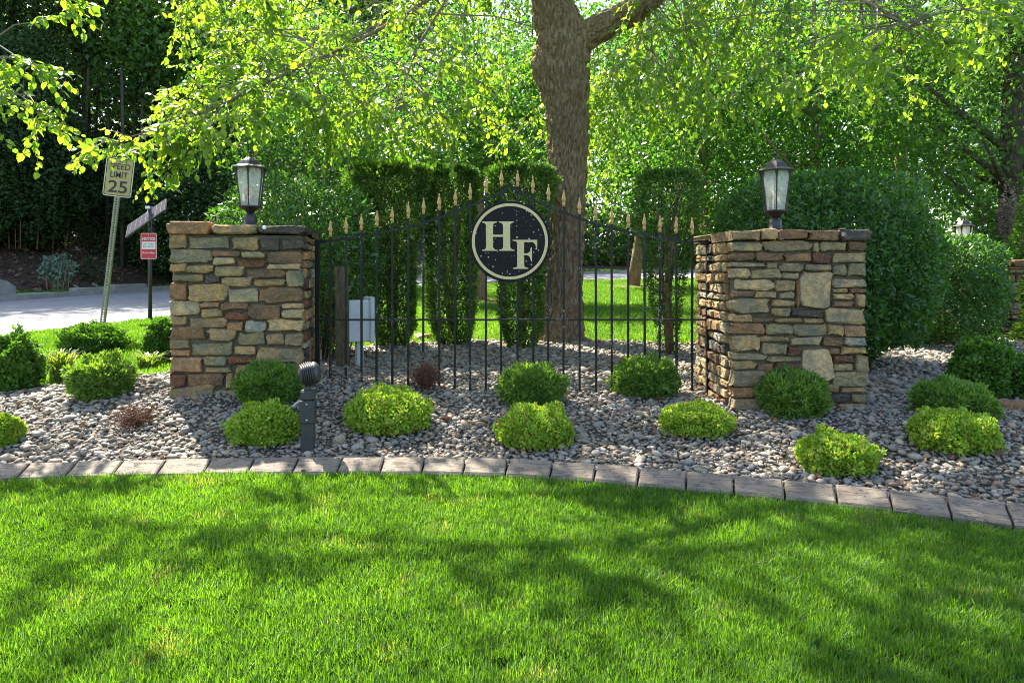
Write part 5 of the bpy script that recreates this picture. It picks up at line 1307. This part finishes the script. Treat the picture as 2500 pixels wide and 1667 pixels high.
# ------------------------------------------------------------------ concrete wall and stone edging across the road
def far_pt(Y, off=.2):
    i = int(np.argmin(np.abs(FAR[:, 1]-Y))); nrm = np.array([-TAN[i, 1], TAN[i, 0]]); p = FAR[i]+nrm*off
    return Vector((p[0], p[1], zh(p[0], p[1]))), math.atan2(TAN[i, 1], TAN[i, 0])
p, an = far_pt(19.2, .15)
wall = MB().prism([(-4.5, -.4), (0, -.4), (0, .55), (-.25, .72), (-.9, .88), (-4.5, 1.5)], 0, .35).build('retaining_wall', M['concrete'], None, p+Vector((0, 0, -.1)), (0, 0, an))
tag(wall, 'low sloping grey concrete wall end across the road at the left edge', 'wall')
for i, (Y, Lw, hh) in enumerate([(20.1, 1.5, .26), (21.6, 1.5, .32), (23.1, 1.5, .22)]):
    p, an = far_pt(Y, .3)
    o = MB().box((0, 0, hh/2-.05), (Lw-.02, .3, hh+.1), bev=.04).build('edging_stone', M['concrete'], None, p+Vector((0, 0, -.02)), (0, 0, an+.03*i))
    tag(o, ['low grey edging stone touching the concrete wall end', 'tallest low edging stone below the pale shrub', 'low edging stone beside the speed sign post'][i], 'edging stone', 'edging stones across the road')
xs_, ys_ = [], []
rg = np.random.default_rng(8)
for k in range(2600):
    p, an = far_pt(rg.uniform(19.4, 23.4), .5+1.3*rg.random()); xs_.append(p.x); ys_.append(p.y)
X = np.array(xs_); Y = np.array(ys_); n = len(X); sz = .09*rg.uniform(.6, 1.5, n)
scatter('roadside_gravel', np.column_stack([X, Y, zg(X, Y)+.03]), np.column_stack([rg.normal(0, .3, n), rg.normal(0, .3, n), rg.uniform(0, 6.28, n)]), np.repeat(sz[:, None], 3, 1), [src('gravel_piece', m, None) for m in PEB], rg.integers(0, 8, n))

rg = np.random.default_rng(21); n = 420
X = rg.uniform(-4.5, 4.8, n); Y = yk(X)+rg.uniform(.15, 4, n)*rg.random(n)**.6; Z = zbed(X, Y)+.03
pos = np.column_stack([X, Y, Z]); k = Y < yb(X)-.1; pos = pos[k]; n = len(pos)
tag(link('dry_leaves', leaves('dry_leaves', pos, unit(np.column_stack([rg.normal(size=n), rg.normal(size=n), rg.normal(0, .3, n)])), unit(np.column_stack([rg.normal(0, .5, n), rg.normal(0, .5, n), np.ones(n)])), rg.uniform(.03, .06, n), rg.random(n), T_OVAL), M['dead']), kind='stuff')
mb = MB()
for q in range(70):
    x = rg.uniform(-4.2, 4.5); y = float(yk(x))+rg.uniform(.2, 2.6); a = rg.uniform(0, 6.28); L = rg.uniform(.05, .2); z = float(zbed(np.array([x]), np.array([y]))[0])+.032
    mb.tube([(x, y, z), (x+L*.5*math.cos(a), y+L*.5*math.sin(a), z+rg.uniform(0, .02)), (x+L*math.cos(a+.3), y+L*math.sin(a+.3), z+.004)], [.0022, .002, .001], 4, False, False)
tag(mb.build('fallen_twigs', M['twig']), kind='stuff')

# mulch under the two lawn trees, litter and undergrowth on the wooded bank
for px, Y in ((1168, 17.7), (1545, 25)):
    X = (px-1250)/FPX*Y; V = [(X, Y, zh(X, Y)+.07)]
    for k in range(28):
        a = 2*math.pi*k/28; q = 1.0*(1+.12*math.sin(3*a+px)); V.append((X+1.25*q*math.cos(a), Y+q*math.sin(a), zh(X+1.25*q*math.cos(a), Y+q*math.sin(a))+.035))
    me = bpy.data.meshes.new('mulch'); me.from_pydata(V, [], [(0, 1+k, 1+(k+1) % 28) for k in range(28)]); smooth_mesh(me)
    tag(link('mulch', me, M['mulch']), kind='structure')
n = 2600; px = rg.uniform(-150, 520, n); Y = rg.uniform(21.5, 31, n); X = (px-1250)/FPX*Y; d, sd = road_rel(X, Y); k = (d > 1.3) & (sd > 0); X = X[k]; Y = Y[k]; n = len(X)
tag(link('leaf_litter', leaves('leaf_litter', np.column_stack([X, Y, zg(X, Y)+.03]), rdir(n, rg), unit(rdir(n, rg)*.6+np.array([0, -.3, 1])), rg.uniform(.08, .2, n), rg.random(n)*.8, T_OVAL), M['dead']), kind='stuff')
n = 7000; px = rg.uniform(150, 520, n); Y = rg.uniform(23.5, 32, n); X = (px-1250)/FPX*Y; d, sd = road_rel(X, Y)
q = np.array([mnoise.noise((a*.5, b_*.5, 1)) for a, b_ in zip(X, Y)]); k = (d > 1.2) & (sd > 0) & (q > .02); X = X[k]; Y = Y[k]; n = len(X)
tag(link('undergrowth', leaves('undergrowth', np.column_stack([X, Y, zg(X, Y)+rg.random(n)**2*.9]), rdir(n, rg), unit(rdir(n, rg)*.7+np.array([0, -.3, .8])), rg.uniform(.08, .17, n), rg.random(n), T_OVAL), M['ever']), kind='stuff')
